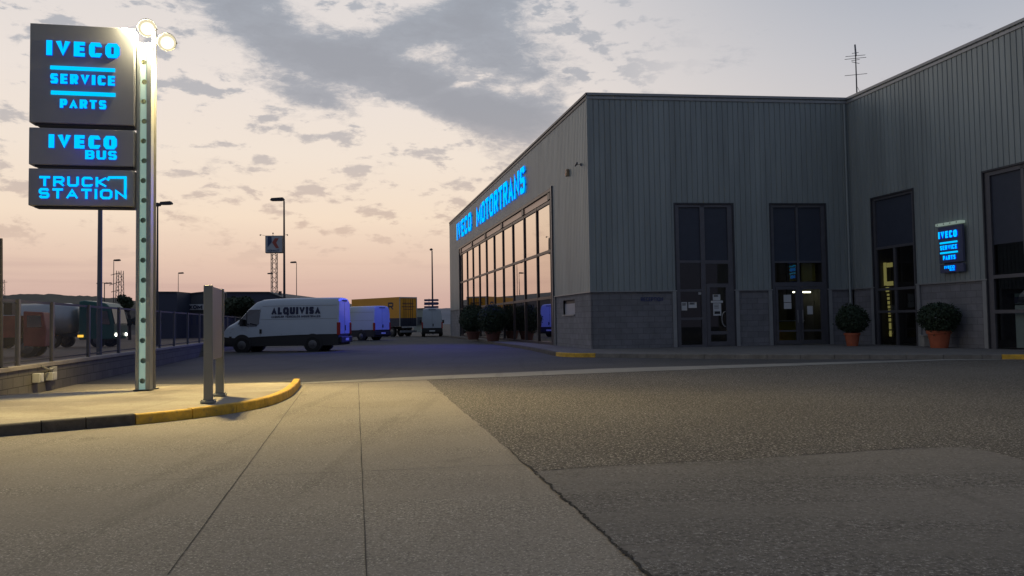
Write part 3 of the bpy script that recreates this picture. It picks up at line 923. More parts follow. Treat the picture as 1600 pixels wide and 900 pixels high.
# ---- entrance doors on the short wall
def wz(px, py, P=C1, u=UB): return onwall(px, py, P, u)[1]
def ws(px, py, P=C1, u=UB): return onwall(px, py, P, u)[0]
def panel(name, P, u, n, x0, y0, x1, y1, m, parent, off, th=.004, uu=None):
    """flat thing on a wall, given by two opposite picture corners"""
    s0, z1 = onwall(x0, y0, P, u); s1, z0 = onwall(x1, y1, P, u)
    mb = MB(); mb.box(P + u * min(s0, s1) + n * off + UZ * min(z0, z1), u * abs(s1 - s0), n * th, UZ * abs(z1 - z0))
    return build(name, mb, m, parent)
REC = .14
def frames(P, u, n, rects, m, parent, name, off=-REC, th=.10):
    if name == 'window_bar' and len(rects) > 1:
        for r_ in rects: q = frames(P, u, n, [r_], m, parent, name, off, th)
        return q
    mb = MB()
    for (s0, z0, s1, z1) in rects: mb.box(P + u * s0 + n * off + UZ * z0, u * (s1 - s0), n * th, UZ * (z1 - z0))
    return build(name, mb, m, parent)
# door 1
z_t1, z_t2 = wz(1100, 408.5), wz(1100, 453.5)
zl3 = wz(1080, 498); zd2 = wz(1120, 443); zmid = wz(1125, 520)
smd = ws(1101, 480)
bay = frames(C1, UB, NB, [(d1a, PV, d1a + .16, d1t), (d1b - .22, PV, d1b, d1t), (smd - .10, PV, smd + .10, d1t), (d1a + .16, d1t - .12, d1b - .22, d1t)], M['frame'], bld, 'door_frame')
bay['label'] = 'left entrance bay with a glazed door and notices'
ol = -REC + .012
frames(C1, UB, NB, [(d1a + .16, z_t1 - .05, smd - .1, z_t1 + .05), (d1a + .16, z_t2 - .05, smd - .1, z_t2 + .05), (d1a + .16, zl3 - .05, smd - .1, zl3 + .05), (d1a + .16, PV, smd - .1, PV + .08),
                    (smd + .1, z_t1 - .1, d1b - .22, z_t1 + .05)], M['frame'], bay, 'window_bar', ol, .09)
dr = frames(C1, UB, NB, [(smd + .11, PV + .02, smd + .26, zd2), (d1b - .36, PV + .02, d1b - .225, zd2), (smd + .26, zd2 - .16, d1b - .36, zd2), (smd + .26, PV + .02, d1b - .36, PV + .2), (smd + .26, zmid - .07, d1b - .36, zmid + .07)], M['frame'], bay, 'door', -REC + .03, .08)
mb = MB(); o = C1 + NB * (-REC + .03)
mb.face([o + UB * d1a + UZ * PV, o + UB * d1b + UZ * PV, o + UB * d1b + UZ * z_t1, o + UB * d1a + UZ * z_t1]); build('pane', mb, M['cglass'], bay)
mb = MB()
mb.face([o + UB * d1a + UZ * z_t1, o + UB * d1b + UZ * z_t1, o + UB * d1b + UZ * d1t, o + UB * d1a + UZ * d1t]); build('upper_pane', mb, M['blind'], bay)
mb = MB(); hp = [C1 + UB * (d1b - .44) + NB * (.02 + .02) + UZ * (1.15 + PV + .32 * math.cos(t)) + UB * (-.16 * math.sin(t)) for t in [i * math.pi / 8 for i in range(9)]]
for a, b in zip(hp, hp[1:]): mb.tube(a, b, .018, n=6)
build('handle', mb, M['trim'], dr)
for (x0, y0, x1, y1, nm, mm) in ((1115, 460, 1127, 469, 'notice', 'paper'), (1112, 469.8, 1131, 473, 'notice', 'paper'), (1115.5, 474, 1128.5, 493, 'notice', 'paper'),
                             (1066, 472, 1075, 485, 'notice', 'paper'), (1077, 472, 1090, 481, 'notice', 'paper'), (1092.5, 456, 1097, 460, 'notice', 'paper')):
    nt_ = panel(nm, C1, UB, NB, x0, y0, x1, y1, M[mm], dr if x0 > 1100 else bay, -REC + .036 if x0 < 1100 else -REC + .04)
    s0, z1 = onwall(x0, y0, C1, UB); s1, z0 = onwall(x1, y1, C1, UB)
    mb = MB(); hgt = z1 - z0; wid = s1 - s0
    rr = random.Random(int(x0))
    if hgt > .2:
        for k in range(3): mb.box(C1 + UB * (s0 + wid * .12) + NB * (-REC + .046) + UZ * (z1 - hgt * (.16 + k * .12)), UB * wid * rr.uniform(.55, .76), NB * .002, UZ * .02)
        if x0 == 1115.5:
            mb.box(C1 + UB * (s0 + wid * .15) + NB * (-REC + .046) + UZ * (z0 + hgt * .14), UB * wid * .7, NB * .002, UZ * .11)
        build('notice_print', mb, M['ink'], dr if x0 > 1100 else bay)
# door 2 with lit room behind
sm2 = ws(1250, 480); s2a, s2b = d2a, d2b
zt2 = wz(1250, 443); zu2 = wz(1250, 409)
bay2 = frames(C1, UB, NB, [(d2a, PV, d2a + .14, d1t), (d2b - .18, PV, d2b, d1t), (sm2 - .05, PV, sm2 + .05, d1t), (d2a + .14, d1t - .12, d2b - .18, d1t), ], M['frame'], bld, 'door_frame')
bay2['label'] = 'right entrance bay with double glass doors and lit room behind'
frames(C1, UB, NB, [(d2a + .14, zt2 - .12, d2b - .18, zt2 + .06), (d2a + .14, zu2 - .04, d2b - .18, zu2 + .04)], M['frame'], bay2, 'window_bar', ol, .09)
zdt = zt2 - .13
for (a, b) in ((d2a + .15, sm2 - .06), (sm2 + .06, d2b - .19)):
    dd = frames(C1, UB, NB, [(a, PV + .02, a + .1, zdt), (b - .1, PV + .02, b, zdt), (a + .1, zdt - .12, b - .1, zdt), (a + .1, PV + .02, b - .1, PV + .2), (a + .1, PV + .56, b - .1, PV + .64)], M['frame'], bay2, 'door', -REC + .03, .08)
    mb = MB(); hx = b - .05 if a < sm2 - 1 or b < sm2 else a + .05
    mb.tube(C1 + UB * hx + NB * .02 + UZ * (PV + .95), C1 + UB * hx + NB * .02 + UZ * (PV + 1.5), .018, n=6)
    build('handle', mb, M['trim'], dd)
mb = MB(); mb.face([o + UB * d2a + UZ * PV, o + UB * d2b + UZ * PV, o + UB * d2b + UZ * zu2, o + UB * d2a + UZ * zu2]); build('pane', mb, M['cglass'], bay2)
mb = MB(); mb.face([o + UB * d2a + UZ * zu2, o + UB * d2b + UZ * zu2, o + UB * d2b + UZ * d1t, o + UB * d2a + UZ * d1t]); build('upper_pane', mb, M['blind'], bay2)
for (x0, y0, x1, y1) in ((1226, 460.5, 1238, 472), (1226.5, 473, 1238.5, 482.5), (1263, 478, 1272, 491)):
    panel('notice', C1, UB, NB, x0, y0, x1, y1, M['paper'], bay2, -REC + .036)
# rooms behind the glass
def room(P, u, n, a, b, depth, h, lit=False):
    q = P - n * .32
    mb = MB()
    A, B = q + u * a, q + u * b; A2, B2 = A - n * depth, B - n * depth
    z0 = UZ * PV; z1 = UZ * h
    mb.face([A + z0, A2 + z0, A2 + z1, A + z1]); mb.face([B + z0, B2 + z0, B2 + z1, B + z1]); mb.face([A2 + z0, B2 + z0, B2 + z1, A2 + z1]); mb.face([A + z1, B + z1, B2 + z1, A2 + z1])
    build('interior_wall', mb, M['inner'], bld)
    mb = MB(); mb.face([P + u * a - n * depth + z0, P + u * b - n * depth + z0, P + u * b + z0, P + u * a + z0]); build('interior_floor', mb, M['innerf'], bld)
room(C1, UB, NB, d1a - .5, d1b + .8, 5, 4.6)
room(C1, UB, NB, d2a - 1.0, d2b + 1.2, 6, 4.6, True)
def inside(px, py, P, u, n, dep): 
    PP = P - n * dep
    s, z = onwall(px, py, PP, u); return PP + u * s + UZ * z
for (x0, x1, y, dp) in ((1238.5, 1245.5, 456.5, 4.2), (1252.5, 1265, 456.5, 3.2)):
    a, b = inside(x0, y, C1, UB, NB, dp), inside(x1, y, C1, UB, NB, dp)
    lm = thing('ceiling_light', 'lit fluorescent tube seen through the right entrance doors, ' + ('short left one' if x0 < 1250 else 'longer right one'), 'ceiling light', (a + b) / 2)
    mb = MB(); mb.box(a - UZ * .03, b - a, NB * .1, UZ * .06); build('tube', mb, M['tubel'], lm)
    mb = MB(); mb.box(a + UZ * .032, b - a, NB * .14, UZ * .04); mb.box((a + b) / 2 + UZ * .07, UB * .02, NB * .02, UZ * (4.59 - a.z - .07)); build('housing', mb, M['lampbody'], lm)
# yellow boards above the doors
for (x0, x1) in ((1232.5, 1244), (1251.5, 1274)):
    mb = MB(); a = inside(x0, 411, C1, UB, NB, .5); b = inside(x1, 439, C1, UB, NB, .5)
    mb.box(Vector((a.x, a.y, b.z)), UB * (b - a).dot(UB), NB * .02, UZ * (a.z - b.z))
    build('yellow_blind', mb, M['yelboard'], bay2)
# reception counter
cnt = thing('reception_counter', 'yellowish counter standing inside the right entrance doors', 'counter', C1 + UB * (d2a + 1.2) - NB * 2.3 + UZ * PV)
mb = MB(); mb.box(C1 + UB * (d2a + .5) - NB * 2.6 + UZ * PV, UB * 1.9, NB * .5, UZ * 1.0); build('front_panel', mb, M['yelboard'], cnt)
mb = MB(); mb.box(C1 + UB * (d2a + .45) - NB * 2.65 + UZ * (PV + 1.0), UB * 2.0, NB * .6, UZ * .05); build('top', mb, M['paper'], cnt)
# RECEPTION lettering
s0, z1 = onwall(1001.5, 464.5, C1, UB); s1, z0 = onwall(1036.5, 470.5, C1, UB)
lw = merge([m_ for _, m_ in word('RECEPTION', C1 + UB * s0 - NB * LIP + UZ * z0, UB, UZ, NB, z1 - z0, s1 - s0, .034, .012)])
build('reception_lettering', lw, [mat('faded_blue_letters', (.05, .06, .16), .5), M['navy']], bld)

# ---- wing openings
mb_ = None
bay3 = frames(C2, UC, NC, [(w1a, PV, w1a + .14, w1t), (w1b - .14, PV, w1b, w1t), ((w1a + w1b) / 2 - .06, PV, (w1a + w1b) / 2 + .06, HB + 1.6), (w1a + .14, w1t - .1, w1b - .14, w1t)], M['frame'], bld, 'door_frame')
bay3['label'] = 'tall dark glazed bay with a built yellow reflection behind it'
frames(C2, UC, NC, [(w1a + .14, h_ - .05, w1b - .14, h_ + .05) for h_ in (PV + 1.35, HB - .1, HB + 1.6)], M['frame'], bay3, 'window_bar', ol, .09)
oc = C2 + NC * (-REC + .03)
mb = MB(); mb.face([oc + UC * w1a + UZ * PV, oc + UC * w1b + UZ * PV, oc + UC * w1b + UZ * (HB + 1.6), oc + UC * w1a + UZ * (HB + 1.6)]); build('pane', mb, M['cglass'], bay3)
mb = MB(); mb.face([oc + UC * w1a + UZ * (HB + 1.6), oc + UC * w1b + UZ * (HB + 1.6), oc + UC * w1b + UZ * w1t, oc + UC * w1a + UZ * w1t]); build('upper_pane', mb, M['blind'], bay3)
bay4 = frames(C2, UC, NC, [(w2a, PV, w2a + .22, w1t), (w2b - .2, PV, w2b, w1t), (w2a + 1.5, PV, w2a + 1.62, w1t), (w2a + 3.0, PV, w2a + 3.12, w1t), (w2a + .22, w1t - .14, w2b - .2, w1t)], M['frame'], bld, 'window')
bay4['label'] = 'wide tall window with a hanging poster inside at the right edge'
zz1 = onwall(1560, 432, C2, UC)[1]; zz2 = onwall(1560, 487, C2, UC)[1]; zz3 = onwall(1560, 381, C2, UC)[1]
frames(C2, UC, NC, [(w2a + .22, h_ - .06, w2b - .2, h_ + .06) for h_ in (zz1, zz2)], M['frame'], bay4, 'window_bar', ol, .09)
mb = MB(); mb.face([oc + UC * w2a + UZ * PV, oc + UC * w2b + UZ * PV, oc + UC * w2b + UZ * zz3, oc + UC * w2a + UZ * zz3]); build('pane', mb, M['cglass'], bay4)
mb = MB(); mb.face([oc + UC * w2a + UZ * zz3, oc + UC * w2b + UZ * zz3, oc + UC * w2b + UZ * w1t, oc + UC * w2a + UZ * w1t]); build('upper_pane', mb, M['blind'], bay4)
room(C2, UC, NC, w1a - .4, w1b + 3.0, 5, 5.5)
room(C2, UC, NC, w2a - .6, w2b + 1, 5, 5.5)
# poster
pz1 = onwall(1566, 459, C2, UC)[1]; ps0 = onwall(1571, 500, C2, UC)[0]
pd = thing('poster', 'pale hanging poster with a vehicle picture inside the wide window', 'poster', C2 + UC * ps0 - NC * .3 + UZ * PV)
OP = C2 - NC * .42 + UC * ps0
mb = MB(); mb.box(OP + UZ * (PV + .04), UC * 1.1, NC * .02, UZ * 1.42); build('lower_sheet', mb, mat('poster_mint', (.55, .66, .64), .6, var=.05), pd)
mb = MB(); mb.box(OP + UZ * (PV + 1.5), UC * 1.1, NC * .02, UZ * (pz1 - PV - 1.5)); pic = build('picture', mb, mat('poster_picture', (.10, .17, .15), .5, var=.7, vscale=2.2), pd)
mb = MB(); zc_ = (pz1 + PV + 1.5) / 2
mb.prism([OP + NC * .022 + UC * (.1 + a) + UZ * (zc_ - .1 + b) for a, b in ((0, 0), (.1, .22), (.3, .38), (.62, .40), (.78, .2), (.85, .16), (.85, -.05), (0, -.05))], NC * .004)
build('vehicle_print', mb, mat('poster_white', (.5, .54, .56), .5), pic)
mb = MB(); mb.box(OP + NC * .022 + UZ * (PV + 1.52), UC * 1.1, NC * .004, UZ * .22); build('dark_band', mb, M['navy'], pic)
lt = merge([m_ for _, m_ in word('IVECO', OP + NC * .022 + UC * .55 + UZ * (PV + .9), UC, UZ, NC, .09, .42, .02, .004)])
build('small_print', lt, [M['navy'], M['navy']], pd)
# yellow reflection in the first wing bay, built as glowing shapes behind glass
refl_shape = thing('built_reflection', 'yellow glowing bracket and broken strip added as a reflection behind dark glass', 'built reflection', C2 + UC * (w1a + 1) - NC * .8 + UZ * PV)
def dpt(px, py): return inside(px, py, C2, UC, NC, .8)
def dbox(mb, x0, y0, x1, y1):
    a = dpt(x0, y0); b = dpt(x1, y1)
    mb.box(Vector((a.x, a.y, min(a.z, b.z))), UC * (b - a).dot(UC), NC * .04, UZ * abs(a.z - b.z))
mb = MB(); dbox(mb, 1378.5, 411, 1386, 446); build('reflection_stem', mb, M['yelrefl'], refl_shape)
mb = MB(); dbox(mb, 1386.3, 411, 1395, 417); build('reflection_arm', mb, M['yelrefl'], refl_shape)
mb = MB(); dbox(mb, 1386.3, 440, 1396, 446); build('reflection_arm', mb, M['yelrefl'], refl_shape)
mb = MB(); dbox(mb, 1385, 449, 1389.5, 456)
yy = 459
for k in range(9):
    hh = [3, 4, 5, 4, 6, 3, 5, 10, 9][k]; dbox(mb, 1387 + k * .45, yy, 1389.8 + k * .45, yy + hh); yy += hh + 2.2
build('reflection_strip', mb, M['yelrefl'], refl_shape)
mb = MB(); a = dpt(1392, 530); mb.box(Vector((a.x, a.y, PV)) - NC * .05, UC * .1, -NC * .05, UZ * 3.6); build('added_stand', mb, M['poled'], refl_shape)  # post added to carry the built reflection

# ---- siren box and security camera on the long facade
s_, z_ = so(888.5, 270, C1, UA)
al = thing('alarm_box', 'small beige alarm box high on the ribbed long wall', 'alarm box', C1 + UA * s_ + UZ * (z_ - .15))
mb = MB(); mb.box(C1 + UA * (s_ - .12) + NA * .02 + UZ * (z_ - .16), UA * .24, NA * .12, UZ * .32); build('housing', mb, mat('alarm_beige', (.42, .30, .18), .5, var=.05), al, bevel=.02)
mb = MB(); mb.box(C1 + UA * (s_ - .08) + NA * .142 + UZ * (z_ - .1), UA * .16, NA * .02, UZ * .06); build('lens', mb, M['tail'], al)
s_, z_ = so(908, 257, C1, UA)
cc = thing('security_camera', 'security camera on a bracket near the top corner of the ribbed wall', 'security camera', C1 + UA * s_ + UZ * (z_ - .1))
p0 = C1 + UA * s_ + UZ * z_
mb = MB(); mb.tube(p0 + NA * .02, p0 + NA * .22 - UZ * .02, .014, n=8); mb.cbox(p0 + NA * .025, .07, .07, .1, rz=math.atan2(UA.y, UA.x)); build('bracket', mb, M['pole'], cc)
mb = MB(); q = p0 + NA * .22; mb.tube(q - UA * .15 + UZ * .03, q + UA * .15 - UZ * .03, .04, n=12); build('body', mb, M['pole'], cc)

# ---- illuminated letters
def wordsign(txt, P, u, n, pxL, pxR, y_lt, y_lb, y_rt, y_rb, t, group, lbl, revU=True, depth=.035, off=.06, up=0):
    """letters on the long facade; text runs towards the camera, i.e. along -UA"""
    sL, zlb = onwall(pxL, y_lb, P, u); sR, zrb = onwall(pxR, y_rb, P, u)
    zlt = onwall(pxL, y_lt, P, u)[1]; zrt = onwall(pxR, y_rt, P, u)[1]
    zb = (zlb + zrb) / 2; h = (zlt + zrt) / 2 - zb
    org = P + u * sL + n * off + UZ * zb
    ux = -u if sR < sL else u
    th = thing('sign_lettering', lbl, 'sign lettering', org, 0, group)
    global KX
    KX = 1.5
    for ch, m_ in word(txt, org, ux, UZ, n, h, abs(sR - sL), t * h, depth, t * h * (.8 if len(txt) > 6 else 1.25)):
        build('letter', m_, [M['letter'], M['letterside']], th)
    KX = 1.0
    mb = MB()
    mb.box(org + UZ * h * .25 - n * (off - .01), ux * abs(sR - sL), n * .02, UZ * .08)
    mb.box(org + UZ * h * .75 - n * (off - .01), ux * abs(sR - sL), n * .02, UZ * .08)
    build('mounting_rail', mb, M['trimd'], th)
    return th, org, ux, h, abs(sR - sL)
t1 = wordsign('IVECO', C1, UA, NA, 715.2, 738.2, 348.5, 374.5, 331.5, 360.5, .22, None, 'glowing blue IVECO letters at the far end of the long wall')
t2 = wordsign('MOTORTRANS', C1, UA, NA, 746.2, 822.8, 322, 352, 259.5, 303, .19, None, 'glowing blue MOTORTRANS letters above the mirrored glass')
# added spots in place of the light those letters throw across the yard
def spot(name, loc, target, W, c, size, blend, parent=None, rad=.05):
    l = bpy.data.lights.new(name, 'SPOT'); l.energy = W; l.color = c; l.spot_size = R(size); l.spot_blend = blend; l.shadow_soft_size = rad
    o = bpy.data.objects.new(name, l); col.objects.link(o)
    mt = Matrix.Translation(Vector(loc)) @ (Vector(loc) - Vector(target)).to_track_quat('Z', 'Y').to_matrix().to_4x4()
    if parent is not None:
        o.parent = parent; o.matrix_local = ROOT[parent.name].inverted() @ mt
    else: o.matrix_world = mt
    return o
th, org, ux, h, L = t2
BL = (.03, .045, 1.0)
def sgp(f_): return org + ux * L * f_ + NA * .7 + UZ * h * .4
V1, V2 = G(538, 548), G(597, 531.5)
spot('added_letter_glow', sgp(.75), V1 + UZ * 1.7, 5200, BL, 13, .5, th)
spot('added_letter_glow', sgp(.30), V2 + UZ * 1.6, 3600, BL, 17, .5, th)
spot('added_letter_glow', sgp(.5), gx(520, 40), 3200, BL, 95, 1.0, th)

# ---- wing sign
sgL, z_ = onwall(1466.5, 352, C2, UC); 
def wzC(px, py): return onwall(px, py, C2, UC)
WO, WD = .10, .10
def wzC(px, py): return onwall(px, py, C2 + NC * (WO + WD), UC)
s0, zt_ = wzC(1465.5, 353.5); s1, zb1 = wzC(1505, 408.5); _, zb2 = wzC(1480, 427)
zt_ = (wzC(1466, 355.5)[1] + wzC(1504, 350)[1]) / 2
zb1 = (wzC(1468, 412)[1] + wzC(1505, 408)[1]) / 2
zb2 = (wzC(1470, 427.5)[1] + wzC(1505, 423.5)[1]) / 2
ws_ = thing('wall_sign', 'small stacked blue lit IVECO SERVICE PARTS sign on the wing wall', 'sign', C2 + UC * s0 + UZ * zb2)
def signbox(parent, P, u, n, sa, sb, za, zb, off, dp, name='sign_box', m='signbody'):
    mb = MB(); mb.box(P + u * sa + n * off + UZ * za, u * (sb - sa), n * dp, UZ * (zb - za))
    return build(name, mb, M[m], parent, bevel=.01)
def txt(parent, s, P, u, n, sa, sb, za, zb, t, off, depth=.03, name='lettering', gap=None):
    global KX
    KX = 1.2
    gap = t * (zb - za) * .75
    m_ = merge([q for _, q in word(s, P + u * sa + n * off + UZ * za, u, UZ, n, zb - za, sb - sa, t * (zb - za), depth, gap)])
    KX = 1.0
    return build(name, m_, [M['letter'], M['letterside']], parent)
W_ = s1 - s0; H1 = zt_ - zb1
M['wingbody'] = mat('wing_sign_blue_grey', (.08, .09, .16), .55, var=.05)
b1 = signbox(ws_, C2, UC, NC, s0, s1, zb1, zt_, WO, WD, m='wingbody')
b2 = signbox(ws_, C2, UC, NC, s0 + .02, s1, zb2, zb1 - .05, WO, WD, m='wingbody')
fo = WO + WD + .004
txt(b1, 'IVECO', C2, UC, NC, s0 + W_ * .03, s0 + W_ * .82, zb1 + H1 * .68, zb1 + H1 * .87, .25, fo)
txt(b1, 'SERVICE', C2, UC, NC, s0 + W_ * .09, s0 + W_ * .80, zb1 + H1 * .36, zb1 + H1 * .48, .22, fo)
txt(b1, 'PARTS', C2, UC, NC, s0 + W_ * .20, s0 + W_ * .72, zb1 + H1 * .08, zb1 + H1 * .20, .22, fo)
mb = MB()
for f_ in (.53, .255): mb.box(C2 + UC * (s0 + W_ * .08) + NC * fo + UZ * (zb1 + H1 * f_), UC * W_ * .72, NC * .03, UZ * H1 * .045)
build('divider_bar', mb, [M['letter']], b1)
H2 = zb1 - .05 - zb2
txt(b2, 'IVECO', C2, UC, NC, s0 + W_ * .24, s0 + W_ * .67, zb2 + H2 * .46, zb2 + H2 * .80, .24, fo)
txt(b2, 'BUS', C2, UC, NC, s0 + W_ * .46, s0 + W_ * .67, zb2 + H2 * .20, zb2 + H2 * .42, .2, fo)
mb = MB(); mb.box(C2 + UC * (s0 - .08) + NC * .04 + UZ * (zt_ + .05), UC * (W_ + .06), NC * .20, UZ * .09)
build('lamp_bar', mb, mat('lit_lamp_bar', (.35, .42, .38), .5, emit=(.32, .42, .35), estr=.45), ws_)
mb = MB()
for k in range(4): mb.tube(C2 + UC * (s0 + .02 + k * W_ * .27) + NC * .235 + UZ * (zt_ + .095), C2 + UC * (s0 + .02 + k * W_ * .27) + NC * .25 + UZ * (zt_ + .095), .022, n=10)
build('screw', mb, M['signbk'], ws_)

# ---- TV antenna on the roof
ap = atdepth(1339, 150, C2.y + 1.2); ab = Vector((ap.x, ap.y, HT - .5))
an = thing('tv_antenna', 'thin television antenna mast standing on the flat roof', 'antenna', ab)
atop = atdepth(1338, 57, ap.y)
mb = MB(); mb.tube(ab, Vector((ab.x, ab.y, atop.z - .6)), .035, .025, n=8); build('mast', mb, M['poled'], an)
mb = MB(); mb.tube(Vector((ab.x, ab.y, atop.z - .9)) + Vector((-.34, -.8, -.25)), Vector((ab.x, ab.y, atop.z - .3)) + Vector((.43, 1.0, .25)), .04, n=6)
bo = build('boom', mb, M['poled'], an)
mb = MB()
for dz, wx, tl in ((-1.0, .5, .05), (-.88, .46, .04), (-1.2, .18, -.03), (-1.75, .52, .05), (-.75, .16, .03), (-1.08, .2, .04)):
    c_ = Vector((ab.x, ab.y, atop.z + dz)); 
    mb.tube(c_ + Vector((-wx, 0, -tl)), c_ + Vector((wx, .05, tl)), .012, n=5)
build('element', mb, M['poled'], an)
mb = MB(); mb.tube(Vector((ab.x + .02, ab.y, atop.z - 2.3)), Vector((ab.x + .55, ab.y - .2, HT - .5)), .008, n=4); build('guy_wire', mb, M['poled'], an)

# ---- front pavement and kerb
kf = [G(690, 526.5), G(728, 530.5), G(763, 537), G(812, 544.5), G(845, 551), G(869, 556.5), G(896, 558.3), G(931, 558.5), G(1000, 559.5), G(1160, 561), G(1330, 561.5), G(1567, 562), G(1640, 562.5), G(1900, 563)]
kfp = resample(smooth_path(kf, 6), .25)
def near(pt): return min(range(len(kfp)), key=lambda i: (kfp[i] - pt).length)
i1, i2, i3 = near(G(869, 556.5)), near(G(931, 558.5)), near(G(1567, 562))
stones('kerb', kfp[:i1 + 1], M['kerbdark'], per=4, side=1, h=PV, wd=.16)
stones('painted_kerb', kfp[i1:i2 + 1], M['kerbyel'], per=4, side=1, h=PV, wd=.16)
stones('kerb', kfp[i2:i3 + 1], M['kerbgrey'], per=4, side=1, h=PV, wd=.16)
stones('painted_kerb', kfp[i3:], M['kerbyel'], per=4, side=1, h=PV, wd=.16)
kinf = []
for i, p in enumerate(kfp):
    a = kfp[max(0, i - 1)]; b = kfp[min(len(kfp) - 1, i + 1)]; d_ = (b - a).normalized(); kinf.append(p + Vector((-d_.y, d_.x, 0)) * .14)
pvb = [kinf[-1] + Vector((3, 0, 0)), C3 + BR * .5, C2 + BR * .3 + NB * -.3, C1 - NB * .3 + BR * .3, C0 + BR * .3, C0 + UA * 4, G(690, 524.8)]
sheet('front_pavement', [*kinf, *pvb], PV - .004, M['pave'])

# ---- potted shrubs
def leaves(mb, c, rx, ry, rz, n, size, rnd, shell=.55, lumps=7):
    bl = [(Vector((rnd.gauss(0, 1), rnd.gauss(0, 1), rnd.gauss(0, 1))).normalized(), rnd.uniform(.02, .16)) for _ in range(lumps)]
    for _ in range(n):
        v = Vector((rnd.gauss(0, 1), rnd.gauss(0, 1), rnd.gauss(0, 1))).normalized()
        k = .86
        for b, a in bl: k += a * max(0, v.dot(b)) ** 4
        r = (shell + (1 - shell) * rnd.random() ** .5) * k * rnd.uniform(.92, 1.06) * (rnd.uniform(1.04, 1.17) if rnd.random() < .05 else 1)
        p = c + Vector((v.x * rx * r, v.y * ry * r, v.z * rz * r))
        a = Vector((rnd.gauss(0, 1), rnd.gauss(0, 1), rnd.gauss(0, 1))).normalized() * size * rnd.uniform(.6, 1.3)
        b = a.cross(v + Vector((rnd.uniform(-.6, .6), rnd.uniform(-.6, .6), rnd.uniform(-.6, .6)))).normalized() * size * rnd.uniform(.4, .8)
        mb.face([p - a, p + b, p + a, p - b])
def potted(px, pyb, potw, poth, sw, sh, label, terr, seed, n=5200):
    b = G(px, pyb, PV)
    t = thing('potted_shrub', label, 'potted shrub', b, 0, 'clipped shrubs in pots along the building')
    r = potw / 2
    mb = MB(); mb.lathe(b, [(0, .0), (r * .70, 0), (r * .93, poth * .82), (r * 1.04, poth * .82), (r * 1.05, poth), (r * .92, poth), (r * .90, poth * .93), (0, poth * .93)], 24)
    build('pot', mb, terr, t, smooth=True)
    rr = random.Random(seed); mb = MB()
    c = b + UZ * (poth * .75 + sh / 2)
    leaves(mb, c, sw / 2, sw / 2, sh / 2, n, .045 if sw < 2 else .065, rr)
    # dark core so that the crown is not see-through in its middle
    fo_ = build('foliage', mb, M['leaf'], t, recalc=False)
    mb = MB(); mb.tube(b + UZ * poth * .8, c + UZ * sh * .1, .03, .02, n=7)
    for k in range(7):
        an_ = k * .9; mb.tube(c - UZ * sh * .2, c + Vector((math.cos(an_) * sw * .3, math.sin(an_) * sw * .3, sh * .2)), .014, .006, n=5)
    build('stem', mb, M['bark'], t)
    return t
potted(739.5, 530.5, 1.0, .55, 2.2, 2.0, 'round clipped shrub in a brown pot by the far end of the mirrored glass', M['terrad'], 3, 6500)
potted(770.5, 533.0, 1.0, .6, 2.15, 1.9, 'round clipped shrub in a brown pot by the middle of the mirrored glass', M['terrad'], 4, 6500)
potted(1332, 540.5, .60, .52, 1.34, 1.3, 'round shrub in a small orange terracotta pot in the inner corner', M['terra'], 5, 4200)
potted(1468, 543.5, .80, .62, 1.5, 1.25, 'wide shrub in a large rimmed orange pot under the wall sign', M['terra'], 6, 4800)
b = G(1448, 541, PV)
cb = thing('concrete_planter', 'low pale square concrete planter beside the large orange pot', 'planter', b)
mb = MB(); mb.prism([b + Vector(q) for q in ((-.17, -.14, 0), (.17, -.14, 0), (.17, .14, 0), (-.17, .14, 0))], (0, 0, .38)); build('body', mb, M['concrete'], cb, bevel=.015)
mb = MB(); mb.cbox(b + UZ * .40, .40, .34, .05); build('rim', mb, M['concrete'], cb, bevel=.01)

# ================================================================== PYLON SIGN
PB = G(226, 610.5, KH); pyD = PB.y
UBs = UB
# the panels face the camera side, turned like the entrance wall
ang = R(11.5)
US = Vector((math.cos(ang), math.sin(ang), 0)); NS = Vector((math.sin(ang), -math.cos(ang), 0))
pyl = thing('pylon_sign', 'tall roadside pylon with three dark sign boxes and glowing blue lettering', 'pylon sign', PB)
PO = PB.copy(); PO.z = 0
def sp(px, py): return onwall(px, py, PO, US)
cl_, _ = sp(211.2, 560); cr_, _ = sp(234.5, 560); cr2, _ = sp(241, 560)
ctop = sp(225, 66)[1]
ZB = KH
# column: two flanges and a lit perforated web
sa, _ = sp(216.4, 560); sb, _ = sp(227.2, 560)
mb = MB()
mb.box(PO + US * cl_ + UZ * ZB, US * (sa - cl_), -NS * .22, UZ * (ctop - ZB))
build('column_flange', mb, M['colgrey'], pyl, bevel=.006)
mb = MB()
mb.box(PO + US * sb + UZ * ZB, US * (cr_ - sb), -NS * .22, UZ * (ctop - ZB))
build('column_flange', mb, M['colgrey'], pyl, bevel=.006)
